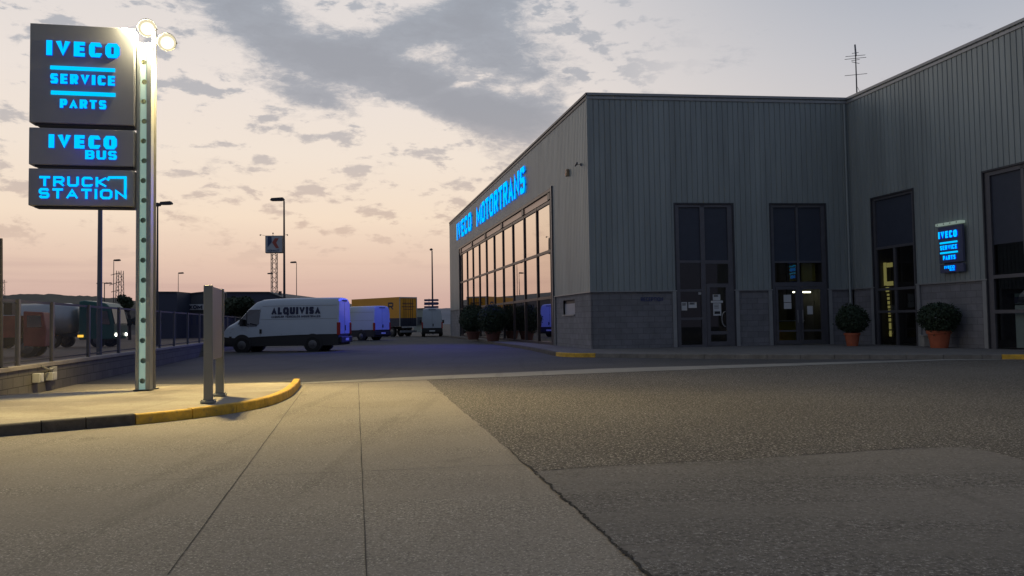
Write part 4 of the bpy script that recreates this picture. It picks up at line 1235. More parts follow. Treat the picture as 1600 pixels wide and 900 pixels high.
# perforated plate with round holes
mb = MB(); pw = sb - sa; cx = (sa + sb) / 2; pit = .372; r_ = .050
z = ZB + .10; first = True; zc = []
while z < ctop - .2: zc.append(z + pit / 2 - .11); z += pit
OP_ = PO - NS * .05
def Pp(s, z_): return OP_ + US * s + UZ * z_
zprev = ZB
for i, c in enumerate(zc):
    cxx = cx + (.006 if i % 2 else -.006)
    zlo, zhi = c - pit / 2, c + pit / 2
    if i == 0: zlo = ZB
    n = 16
    ring = [(cxx + r_ * math.cos(2 * math.pi * k / n + math.pi / 4), c + r_ * math.sin(2 * math.pi * k / n + math.pi / 4)) for k in range(n)]
    sq = []
    for k in range(n):
        t = (k / n * 4); side = int(t); f_ = t - side
        cs = [(sb, zhi), (sa, zhi), (sa, zlo), (sb, zlo), (sb, zhi)]
        a, b = cs[side], cs[side + 1]; sq.append((a[0] + (b[0] - a[0]) * f_, a[1] + (b[1] - a[1]) * f_))
    for k in range(n):
        j = (k + 1) % n
        mb.face([Pp(*ring[k]), Pp(*ring[j]), Pp(*sq[j]), Pp(*sq[k])])
        mb.face([Pp(*ring[k]), Pp(*ring[j]), Pp(*ring[j]) - NS * .02, Pp(*ring[k]) - NS * .02])
mb.face([Pp(sa, zc[-1] + pit / 2), Pp(sb, zc[-1] + pit / 2), Pp(sb, ctop), Pp(sa, ctop)])
build('perforated_strip', mb, M['mint'], pyl)
mb = MB(); mb.box(PO - NS * .20 + US * sa + UZ * ZB, US * pw, -NS * .02, UZ * (ctop - ZB)); build('column_back', mb, M['colgrey'], pyl)
mb = MB()
for c in zc[::1]:
    for e in (sa - .045, sb + .03): mb.tube(PO + US * e + UZ * (c + .01), PO + US * e + UZ * (c + .01) + NS * .008, .008, n=6)
build('rivet', mb, M['trim'], pyl)
mb = MB(); mb.box(PO + US * (cl_ - .03) + NS * .02 + UZ * ZB, US * (cr_ - cl_ + .06), -NS * .28, UZ * .02)
build('base_plate', mb, M['cold'], pyl)
# sign boxes
bx0, bx1 = sp(48.8, 180)[0], sp(211.6, 180)[0]
boxes = []
for (yt, yb) in ((42.8, 195.0), (203.0, 259.5), (266.0, 322.5)):
    zt = (sp(48.8, yt - (3.2 if yt < 100 else 1.6 if yt < 240 else 1))[1] + sp(211.6, yt + (4 if yt < 100 else 2 if yt < 240 else 1))[1]) / 2
    zb = (sp(48.8, yb - 2)[1] + sp(211.6, yb + 3)[1]) / 2
    e = []
    mb = MB(); mb.box(PO + US * bx0 + NS * .10 + UZ * zb, US * (bx1 - bx0), -NS * .30, UZ * (zt - zb))
    b = build('sign_box', mb, M['signbody'], pyl, bevel=.012)
    mb = MB(); mb.box(PO + US * (bx0 + .09) + NS * .06 + UZ * (zb - .035), US * (bx1 - bx0 - .11), -NS * .22, UZ * .033)
    build('bottom_tray', mb, M['signbk'], b)
    boxes.append((b, zb, zt))
SOFF = .104
def st(parent, s, x0, x1, yt, yb, t, name='lettering', gap=None):
    """text by its picture extent on the sign plane"""
    PP = PO + NS * SOFF
    a, _ = onwall(x0, (yt + yb) / 2, PP, US); b, _ = onwall(x1, (yt + yb) / 2, PP, US)
    xm = (x0 + x1) / 2
    zt = onwall(xm, yt, PP, US)[1]; zb = onwall(xm, yb, PP, US)[1]
    global KX
    KX = 1.0 if gap else 1.45
    gap = gap or t * (zt - zb) * .85
    m_ = merge([q for _, q in word(s, PP + US * a + UZ * zb, US, UZ, NS, zt - zb, b - a, t * (zt - zb), .02, gap)])
    KX = 1.0
    return build(name, m_, [M['letter'], M['letterside']], parent)
def sbar(parent, x0, x1, yt, yb, name='divider_bar'):
    PP = PO + NS * SOFF; a, _ = onwall(x0, yt, PP, US); b, _ = onwall(x1, yt, PP, US); xm = (x0 + x1) / 2
    zt = onwall(xm, yt, PP, US)[1]; zb = onwall(xm, yb, PP, US)[1]
    mb = MB(); mb.box(PP + US * a + UZ * zb, US * (b - a), NS * .02, UZ * (zt - zb)); return build(name, mb, M['letter'], parent)
st(boxes[0][0], 'IVECO', 72.8, 187.5, 66, 89, .25)
sbar(boxes[0][0], 79, 180, 105, 110.5); sbar(boxes[0][0], 80, 180.5, 143.7, 149.5)
st(boxes[0][0], 'SERVICE', 79, 180.5, 117, 132.5, .235)
st(boxes[0][0], 'PARTS', 94, 166.5, 156, 170, .235)
st(boxes[1][0], 'IVECO', 76.5, 183, 211.5, 232.5, .26)
st(boxes[1][0], 'BUS', 133.5, 183, 235.5, 249.5, .23)
st(boxes[2][0], 'TRUCK', 61.5, 167, 276, 292, .24, gap=.045)
st(boxes[2][0], 'STATION', 61, 198, 295, 311, .24, gap=.045)
# line that rises from the last N and returns over TRUCK
PP = PO + NS * SOFF
def pt(x, y): 
    s, z_ = onwall(x, y, PP, US); return (s, z_)
pl_ = [pt(168, 282), pt(171, 277.5), pt(196, 277.5), pt(196, 310)]
Ls, Rs = ribbon(pl_, .042); mb = MB()
for i in range(len(Ls) - 1):
    q = [PP + US * p.x + UZ * p.y + NS * .022 for p in (Rs[i], Rs[i + 1], Ls[i + 1], Ls[i])]
    mb.prism([v - NS * .022 for v in q], NS * .022)
build('outline_bracket', mb, M['letter'], boxes[2][0])
# little blue glow off each lit face
for (x, y, W) in ((130, 118, 1.6), (130, 231, 1.2), (130, 294, 1.2)):
    s, z_ = onwall(x, y, PP, US)
    pl = bpy.data.lights.new('lettering_glow', 'POINT'); pl.energy = W; pl.color = BL; pl.shadow_soft_size = .02
    po = bpy.data.objects.new('lettering_glow', pl); col.objects.link(po); po.parent = pyl
    po.matrix_local = ROOT[pyl.name].inverted() @ Matrix.Translation(PP + US * s + UZ * z_ + NS * .35)

# floodlight mast just behind the pylon column
fb = G(239, 608.0, KH)
fm = thing('floodlight_mast', 'steel mast behind the pylon carrying two glaring floodlights', 'floodlight mast', fb)
rr = (sp(241.3, 500)[0] - sp(236.5, 500)[0]) / 2
ftz = atdepth(239, 46, fb.y).z
mb = MB(); mb.tube(fb, Vector((fb.x, fb.y, ftz)), .048, .04, n=16); build('mast', mb, M['pole'], fm, smooth=True)
mb = MB(); mb.cbox(fb + UZ * .01, .16, .16, .02); build('base_plate', mb, M['cold'], fm)
heads = []
for (px, py, dx) in ((230, 44, 0), (261, 66, 0)):
    c = atdepth(px, py, fb.y - .05)
    mb = MB(); mb.tube(Vector((fb.x, fb.y, c.z + (.0))), c + Vector((0, .08, 0)), .022, n=8); build('arm', mb, M['pole'], fm)
    aim = Vector((.45, -.75, -.55)).normalized(); side = aim.cross(UZ).normalized(); upv = side.cross(aim)
    mb = MB()
    mb.tube(c, c - aim * .05, .17, .17, n=28); mb.tube(c - aim * .05, c - aim * .18, .17, .07, n=28)
    hd = build('lamp_head', mb, M['lampbody'], fm)
    mb = MB()
    n_ = 24
    for k in range(n_):      # domed glass
        for r0_, r1_, d0_, d1_ in ((.16, .12, .0, .04), (.12, .06, .04, .065), (.06, .0, .065, .075)):
            e0 = side * math.cos(2 * math.pi * k / n_) + upv * math.sin(2 * math.pi * k / n_); e1 = side * math.cos(2 * math.pi * (k + 1) / n_) + upv * math.sin(2 * math.pi * (k + 1) / n_)
            q_ = [c + e0 * r0_ + aim * (.004 + d0_), c + e1 * r0_ + aim * (.004 + d0_), c + e1 * r1_ + aim * (.004 + d1_), c + e0 * r1_ + aim * (.004 + d1_)]
            mb.face(q_ if r1_ else q_[:3], {.16: 0, .12: 1, .06: 2}[r0_])
    build('lens', mb, [M['lensrim'], M['lensmid'], M['bulb']], hd, recalc=False)
    mb = MB(); mb.tube(c - aim * .18, c - aim * .24, .05, n=12)
    for sg in (-1, 1): mb.tube(c + side * sg * .18 - aim * .03, c + side * sg * .10 - aim * .24, .012, n=6)
    mb.tube(c - side * .10 - aim * .24, c + side * .10 - aim * .24, .012, n=6)
    build('bracket', mb, M['pole'], hd)
    heads.append(c)
    spot('floodlight_beam', c + aim * .05, c + Vector((2.4, -.9, -6.3)), 7000, (1.0, .76, .30), 142, 1.0, fm, rad=.12)
    pl = bpy.data.lights.new('lamp_spill', 'POINT'); pl.energy = 130; pl.color = (1.0, .88, .6); pl.shadow_soft_size = .05
    po = bpy.data.objects.new('lamp_spill', pl); col.objects.link(po); po.parent = fm; po.matrix_local = ROOT[fm.name].inverted() @ Matrix.Translation(c + Vector((-.1, -.45, -.1)))

# ================================================================== TOTEM PANEL
TA, TB = G(325.5, 629.5, KH), G(343.5, 618.5, KH)
ut = (TB - TA).normalized(); nt = Vector((ut.y, -ut.x, 0))
tt = thing('totem_panel', 'slim grey blank information totem on two posts near the yellow kerb', 'information totem', TA)
ztop = onwall(325, 445.8, TA, ut)[1]
zbt = onwall(340, 559, TA, ut)[1]
for q, nm in ((TA, 'a'), (TB, 'b')):
    mb = MB(); w_ = .125
    mb.box(q - ut * .04 - nt * .065 + UZ * .0, ut * .08, nt * .13, UZ * (ztop - q.z)); o_ = build('post', mb, M['totem'], tt, bevel=.006)
    mb = MB(); mb.cbox(q + UZ * .02, .22, .2, .04, rz=math.atan2(ut.y, ut.x)); build('base_plate', mb, M['totem'], tt, bevel=.004)
    mb = MB()
    for sx in (-1, 1):
        for sy in (-1, 1): mb.tube(q + ut * .075 * sx + nt * .08 * sy + UZ * .04, q + ut * .075 * sx + nt * .08 * sy + UZ * .052, .01, n=6)
    build('bolt', mb, M['cold'], tt)
mb = MB(); mb.box(TA + ut * .042 - nt * .045 + UZ * (zbt - TA.z), ut * ((TB - TA).length - .084), nt * .09, UZ * (ztop - .012 - zbt)); build('panel', mb, M['totemp'], tt, bevel=.004)
mb = MB(); mb.box(TA + ut * .042 - nt * .02 + UZ * (zbt - TA.z - .22), ut * .10, nt * .04, UZ * .215); build('cable_box', mb, M['colgrey'], tt)

# ================================================================== LOW WALL AND FENCE
FB = G(92, 607); FB.z = 0
UF = UA.copy(); NF = -NA      # faces the yard
def fs(px, py): return onwall(px, py, FB, UF)
fa, _ = fs(-160, 560); fe, _ = fs(452, 512)
copz = .60
lw_ = thing('block_wall', 'low weathered block wall with a concrete coping under the mesh fence', 'wall', FB + UF * fa)
mb = MB(); mb.box(FB + UF * fa, UF * (fe - fa), NF * -.2, UZ * (copz - .08)); build('blockwork', mb, M['blockw'], lw_, uvf=lambda p: ((p - FB).dot(UF) + 100, p.z))
mb = MB(); mb.box(FB + UF * fa + NF * .03 + UZ * (copz - .08), UF * (fe - fa), NF * -.26, UZ * .08); build('coping', mb, M['coping'], lw_, bevel=.008)
fn = thing('mesh_fence', 'dark wire mesh fence on posts along the top of the low wall', 'fence', FB + UF * fa + UZ * copz)
ftop = fs(90, 474)[1]
posts = [-120, -60, 36, 88.5, 144.5, 191, 225, 254, 276, 297, 315, 331, 345, 358, 370, 381]
fmid = -NF * .1
for px in posts:
    s_, _ = fs(px, 530)
    mb = MB(); mb.box(FB + UF * (s_ - .04) + fmid + NF * .04 + UZ * copz, UF * .09, NF * -.07, UZ * (ftop - copz + .03)); build('post', mb, M['post'], fn)
mb = MB(); mb.box(FB + UF * fa + fmid - NF * .03 + UZ * (ftop - .03), UF * (fe - fa), NF * .03, UZ * .05)
build('top_rail', mb, M['poled'], fn)
mb = MB(); mb.box(FB + UF * fa + fmid - NF * .03 + UZ * (copz + .06), UF * (fe - fa), NF * .03, UZ * .03); build('bottom_rail', mb, M['post'], fn)
mb = MB(); a, b = FB + UF * fa + fmid + NF * .012, FB + UF * fe + fmid + NF * .012
mb.face([a + UZ * (copz + .02), b + UZ * (copz + .02), b + UZ * (ftop - .04), a + UZ * (ftop - .04)]); build('mesh_panel', mb, M['mesh'], fn)
# tall tapered pole at the left end of the wall
s_, _ = fs(10.5, 560); q = FB + UF * s_ + fmid * 1.2 + UZ * copz
tp = thing('steel_pole', 'plain tapering steel pole rising from the left end of the low wall', 'pole', q)
zt = onwall(10.5, 372, FB, UF)[1]
mb = MB(); mb.tube(q + UZ * .02, Vector((q.x, q.y, zt)), .062, .028, n=14); build('shaft', mb, M['poled'], tp, smooth=True)
mb = MB(); mb.cbox(q + UZ * .01, .2, .2, .02); build('base_plate', mb, M['poled'], tp)
# meter boxes on the wall
def meter(px0, py0, px1, py1, dp, m, label, name='meter_box'):
    PW = FB + NF * .0
    s0, z1 = onwall(px0, py0, PW, UF); s1, z0 = onwall(px1, py1, PW, UF)
    t = thing(name, label, 'meter box', PW + UF * s0 + UZ * z0)
    mb = MB(); mb.box(PW + UF * s0 + NF * .012 + UZ * z0, UF * (s1 - s0), NF * dp, UZ * (z1 - z0)); build('housing', mb, m, t, bevel=.01)
    mb = MB(); mb.box(PW + UF * (s0 + .04) + NF * (dp + .014) + UZ * (z0 + .03), UF * (s1 - s0 - .08), NF * .006, UZ * (z1 - z0 - .06)); build('lid', mb, m, t)
    return t
meter(49, 584, 56, 597, .14, M['meterw'], 'left of the two small white meter boxes on the low wall')
meter(69.5, 582.5, 77, 593.5, .14, M['meterw'], 'right small white meter box with a pipe entering its top')
mt_ = meter(76, 573.5, 84.5, 591, .05, M['concrete'], 'tall pale utility box right of the small white meter boxes', 'utility_box')
s0, z0 = fs(62, 574); s1, z1 = fs(76, 577)
pc_ = thing('drain_pipe', 'short curved grey pipe leaving the low wall above the meter boxes', 'pipe', FB + UF * s0 + UZ * z0)
pp_ = smooth_path([FB + UF * s0 + NF * .02 + UZ * (z0 + .04), FB + UF * (s0 + .12) + NF * .08 + UZ * (z0 - .03), FB + UF * (s0 + .30) + NF * .1 + UZ * (z0 - .06), FB + UF * (s0 + .5) + NF * .09 + UZ * (z0 - .05)], 4)
mb = MB()
for a, b in zip(pp_, pp_[1:]): mb.tube(a, b, .022, n=8, cap=False)
build('pipe', mb, M['concrete'], pc_, smooth=True)
mb = MB(); mb.tube(pp_[-1] - (pp_[-1] - pp_[-2]).normalized() * .03, pp_[-1] + (pp_[-1] - pp_[-2]).normalized() * .03, .032, n=10); build('collar', mb, M['concrete'], pc_)
# short concrete buttress at the left end
# ================================================================== STREET LAMPS
def lamp_post(px, pytop, depth, label, style='single', r=.09, side=-1):
    b = gx(px, depth); top = atdepth(px, pytop, depth)
    b = Vector((top.x, depth, 0))
    t = thing('street_lamp', label, 'street lamp', b, 0, 'tall street lamps round the yard')
    mb = MB(); mb.tube(b, top - UZ * .1, r, r * .55, n=12); build('pole', mb, M['pole'] if depth < 45 else M['poled'], t, smooth=True)
    k = depth / 60
    def head(dx, wd, dz=0):
        c = top + Vector((dx, 0, dz)); sgn = 1 if dx > 0 else -1
        mb = MB(); mb.prism([c + Vector((a, -.18, b_)) for a, b_ in ((-wd / 2, -.05), (-wd / 2 + .1, .1), (wd / 2 - .1, .14), (wd / 2, .0), (wd / 2 - .05, -.08), (-wd / 2 + .05, -.1))], (0, .36, 0))
        hd = build('lamp_head', mb, M['poled'], t)
        mb = MB(); mb.cbox(c + Vector((0, 0, -.108)), wd * .7, .28, .012); build('lens', mb, mat('dim_lens', (.35, .33, .3), .3) if 'dim_lens' not in bpy.data.materials else bpy.data.materials['dim_lens'], hd)
    if style == 'single': head(side * .5, 1.05, .02)
    elif style == 'small': head(side * .45, .9, .02)
    elif style == 'double': head(-.25, .9, -.05); head(.62, .9, .05)
    elif style == 'top': head(-.1, .4, .05)
    return t
lamp_post(158.5, 60, 37, 'thick steel lamp post partly hidden behind the three sign boxes', 'single', r=.125, side=1)
lamp_post(246.3, 319, 58, 'double headed street lamp just right of the pylon column', 'double', r=.10)
lamp_post(443.8, 312, 60, 'tall single headed street lamp rising behind the nearest white van', 'single', r=.105)
lamp_post(463.2, 410, 118, 'small far street lamp right of the tall one behind the nearest van', 'small', r=.075)
lamp_post(278.6, 427, 135, 'small far street lamp over the blue industrial building', 'small', r=.075, side=1)
lamp_post(177.8, 407, 108, 'thin far street lamp left of the lattice power pole', 'small', r=.075, side=1)
lamp_post(426, 427.5, 138, 'small far street lamp against the lattice mast of the K sign', 'small', r=.075)
lamp_post(675, 390.5, 98, 'slim street lamp behind the blue direction signs', 'top', r=.13)
# twin floodlights on a short mast
b = gx(163, 130); top = atdepth(163.2, 442, 130); b = Vector((top.x, 130, 0))
t = thing('street_lamp', 'low mast with three dark round heads on a crossbar far behind the fence', 'street lamp', b, 0, 'tall street lamps round the yard')
mb = MB(); mb.tube(b, top, .1, .07, n=8); build('pole', mb, M['poled'], t)
mb = MB(); mb.tube(top + Vector((-1.0, 0, 0)), top + Vector((1.0, 0, 0)), .04, n=6); build('crossbar', mb, M['poled'], t)
for dx in (-1.0, .38, .95):
    mb = MB(); mb.lathe(top + Vector((dx, 0, -.12)), [(0, .2), (.2, .16), (.3, .05), (.28, -.03), (0, -.05)], 12); build('lamp_head', mb, M['poled'], t)

# lattice power pole
def lattice(px, pytop, depth, wdth, label, arms, name='power_pole', cat='power pole', m='poled', zt=None):
    top = atdepth(px, pytop, depth); b = Vector((top.x, depth, 0))
    t = thing(name, label, cat, b)
    H = top.z; mb = MB(); hw = wdth / 2
    def c4(z): 
        k = hw * (1.25 - .45 * z / H) if name == 'power_pole' else hw
        return [b + Vector((sx * k, sy * k, z)) for sx, sy in ((-1, -1), (1, -1), (1, 1), (-1, 1))]
    for i in range(4): mb.tube(c4(0)[i], c4(H)[i], .05 if name == 'power_pole' else .045, n=5)
    build('leg_frame', mb, M[m], t)
    mb = MB(); z = 0; stp = wdth * .95; fl = False
    while z < H - stp * .5:
        a, d_ = c4(z), c4(min(H, z + stp))
        for i in range(4):
            j = (i + 1) % 4
            if fl: mb.tube(a[i], d_[j], .028, n=4)
            else: mb.tube(a[j], d_[i], .028, n=4)
        z += stp; fl = not fl
    build('bracing', mb, M[m], t)
    if arms:
        mb = MB()
        for dz, wl, up_ in arms: mb.tube(b + UZ * (H - dz), b + Vector((wl, 0, H - dz + up_)), .05, n=5)
        build('crossarm', mb, M[m], t)
    return t, b, H
lattice(187.5, 423, 120, .85, 'lattice power pole with side arms beyond the fence', [(.3, -1.4, -.35), (1.7, -1.6, -.45), (2.9, -1.3, -.3), (1.0, .35, .05)])
lattice(3.5, 437, 190, .9, 'very distant thin power pole at the left edge', [(.6, 1.2, 0), (1.6, -1.2, 0)])

# ---- K sign on its lattice mast
tK, bK, HK = lattice(428.5, 396, 100, .62, 'square pole sign with a blue and red K emblem on a lattice mast', None, 'emblem_sign', 'pole sign', 'poled')
cK = atdepth(428, 381.5, 100); wK = 26.5 / F_PX * 100 * 1.0; hK = wK * 1.02
uk = Vector((math.cos(R(6)), math.sin(R(6)), 0)); nk = Vector((math.sin(R(6)), -math.cos(R(6)), 0))
oK = cK - uk * wK / 2 - UZ * hK / 2
mb = MB(); mb.box(oK, uk * wK, -nk * .9, UZ * hK); bxk = build('sign_box', mb, M['signbk'], tK)
mb = MB(); mb.box(oK + uk * .05 + nk * .005 + UZ * .05, uk * (wK - .1), nk * .02, UZ * (hK - .1)); fk = build('sign_face', mb, M['white'], tK)
def kp_(a, b): return oK + nk * .03 + uk * wK * a + UZ * hK * b
mb = MB(); mb.prism([kp_(.14, .95), kp_(.14, .33), kp_(.38, .62), kp_(.36, .95)], nk * .02); build('emblem_bar', mb, M['kblue'], fk)
mb = MB(); mb.prism([kp_(.40, .60), kp_(.56, .84), kp_(.78, .84), kp_(.63, .58), kp_(.80, .27), kp_(.62, .27)], nk * .02); build('emblem_arrow', mb, M['kred'], fk)
wd_ = merge([q for _, q in word('KOMAUT', kp_(.14, .07), uk, UZ, nk, hK * .11, wK * .68, .05, .02)])
build('lettering', wd_, [M['kblue'], M['kblue']], fk)
mb = MB()
for a, b_, xx in ((-.02, 1.0, -.28), (1.02, 1.0, 1.28)):
    mb.tube(kp_(a, 1.0), kp_(xx, 1.06), .025, n=4); mb.cbox(kp_(xx, 1.03), .12, .12, .16)
mb.tube(kp_(.45, 1.0), kp_(.45, 1.12), .03, n=4); mb.cbox(kp_(.45, 1.13), .14, .14, .14)
build('spotlight_arm', mb, M['poled'], tK)

# ================================================================== FAR BUILDINGS, TREES, HILLS
def shed(name, label, pxs, depth, d2, m, roofm=None, gable=None):
    """long shed: roof line points [(px,py)] at the front plane, d2 deep"""
    top = [atdepth(px, py, depth) for px, py in pxs]
    t = thing(name, label, 'building', Vector((top[0].x, depth, 0)))
    mb = MB()
    for a, b in zip(top, top[1:]): mb.face([Vector((a.x, depth, 0)), Vector((b.x, depth, 0)), b, a])
    a, b = top[0], top[-1]
    for q in (a, b): mb.face([Vector((q.x, depth, 0)), Vector((q.x, depth + d2, 0)), Vector((q.x, depth + d2, q.z)), q])
    build('wall', mb, m, t)
    mb = MB()
    for a, b in zip(top, top[1:]): mb.box(a + Vector((0, -.15, 0)), b - a, Vector((0, d2 + .15, 0)), (0, 0, .12))
    build('roof', mb, roofm or M['bldgrey'], t)
    return t, top
b1_, tp1 = shed('industrial_building', 'low dark blue industrial building behind the pylon column', [(226, 457), (276.5, 457.2)], 92, 30, M['bldblue'])
b2_, tp2 = shed('industrial_building', 'grey ribbed building with a white KOM name board', [(276.8, 461.5), (335, 455.5), (353, 459)], 96, 30, M['bldgrey'])
# name board
q0 = atdepth(293.5, 484.5, 95.7); q1 = atdepth(326, 475, 95.7)
mb = MB(); mb.box(q0, Vector((q1.x - q0.x, 0, 0)), (0, -.1, 0), UZ * (q1.z - q0.z)); bd = build('name_board', mb, M['white'], b2_)
wd_ = merge([q for _, q in word('KOM', atdepth(296, 483, 95.55), Vector((1, 0, 0)), UZ, Vector((0, -1, 0)), (q1.z - q0.z) * .68, (316 - 296) / F_PX * 95.5, .13, .03)])
build('lettering', wd_, [M['navy'], M['navy']], bd)
mb = MB()
for k in range(4):
    a = atdepth(281 + k * 13, 508, 95.9); mb.box(a, Vector((.55, 0, 0)), (0, -.04, 0), UZ * 1.3)
build('window', mb, M['bldblue'], b2_)
b3_, tp3 = shed('industrial_building', 'long dark blue flat roofed building behind the nearest white van', [(354.5, 457.5), (420.5, 457.5), (451, 469.5), (470, 472)], 90, 40, M['bldblue'], M['bldgrey'])
mb = MB()
for k in range(6):
    a = atdepth(384 + k * 9, 480, 89.9); mb.box(a, Vector((.4, 0, 0)), (0, -.04, 0), UZ * .5)
build('window', mb, M['bldgrey'], b3_)
q = atdepth(439, 464, 92)
mb = MB(); mb.box(Vector((q.x - .05, 91.5, 3.0)), (.1, 0, 0), (0, .2, 0), UZ * (q.z - 3.0)); mb.box(Vector((q.x - .15, 91.5, q.z + .002)), (.3, 0, 0), (0, .3, 0), UZ * .65); build('roof_vent', mb, M['poled'], b3_)
# pale lit wall of a far building
b4_, _ = shed('warehouse', 'pale distant warehouse wall between the orange trailer and the far van', [(646, 483), (662, 482.5)], 130, 20, M['bldpale'])
mb = MB(); a = atdepth(649.5, 508, 129.8); mb.box(a, Vector((1.0, 0, 0)), (0, -.05, 0), UZ * 1.3); build('door', mb, M['bldgrey'], b4_)
# hills
def ridge(name, pts, depth, thick, m):
    top = smooth_path([atdepth(px, py, depth) for px, py in pts], 8); mb = MB()
    rr = random.Random(11)
    top = [p + UZ * rr.uniform(-.6, .6) * depth / 700 for p in top]
    for a, b in zip(top, top[1:]):
        mb.face([Vector((a.x * .8, depth * .8, -1)), Vector((b.x * .8, depth * .8, -1)), Vector((b.x * .93, depth * .93, b.z * .62)), Vector((a.x * .93, depth * .93, a.z * .62))])
        mb.face([Vector((a.x * .93, depth * .93, a.z * .62)), Vector((b.x * .93, depth * .93, b.z * .62)), b, a])
        mb.face([a, b, Vector((b.x * 1.1, depth * 1.2, -1)), Vector((a.x * 1.1, depth * 1.2, -1))])
    o = build(name, mb, m, smooth=True); return tag(o, kind='structure')
ridge('hills', [(-700, 470), (-300, 455), (-60, 463), (0, 461), (50, 459.5), (100, 461), (150, 463.5), (210, 469), (290, 480), (420, 492), (560, 498)], 560, 100, M['hill'])
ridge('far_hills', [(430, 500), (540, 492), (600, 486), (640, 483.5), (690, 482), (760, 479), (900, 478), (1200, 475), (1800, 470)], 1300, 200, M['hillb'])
# trees
def tree(px, pytop, depth, wpx, label, seed, n=2600, hcrown=.75, size=.16, lobes=7):
    top = atdepth(px, pytop, depth); H = top.z; b = Vector((top.x, depth, 0)); W = wpx / F_PX * depth
    t = thing('tree', label, 'tree', b, 0, 'dark trees beyond the fence')
    rr = random.Random(seed); mb = MB()
    mb.tube(b, b + UZ * H * .5, H * .035, H * .02, n=8)
    cs = []
    for k in range(lobes):
        c = b + Vector((rr.uniform(-.36, .36) * W, rr.uniform(-.3, .3) * W, H * (1 - hcrown) + H * hcrown * rr.uniform(.25, .80)))
        cs.append((c, rr.uniform(.2, .32) * W))
        mb.tube(b + UZ * H * .38, c, H * .012, H * .004, n=5)
    build('trunk', mb, M['bark'], t)
    mb = MB()
    for c, r in cs: leaves(mb, c, r, r, min(r * .8, (H - c.z)), n // lobes, size, rr, .3, 5)
    build('crown', mb, M['leafd'], t, recalc=False)
    return t
tree(203, 455, 88, 34, 'small loose dark tree left of the pylon column', 21, 1800, .85, .17)
tree(366, 457, 62, 52, 'broad dark tree behind the nose of the nearest white van', 22, 4200, .95, .17, 10)
tree(132, 467, 95, 60, 'low dark tree behind the tanker cab', 23, 2600, .9, .2, 9)
tree(232, 466, 85, 40, 'dark tree hidden partly by the pylon column', 24, 2400, .9, .17, 8)

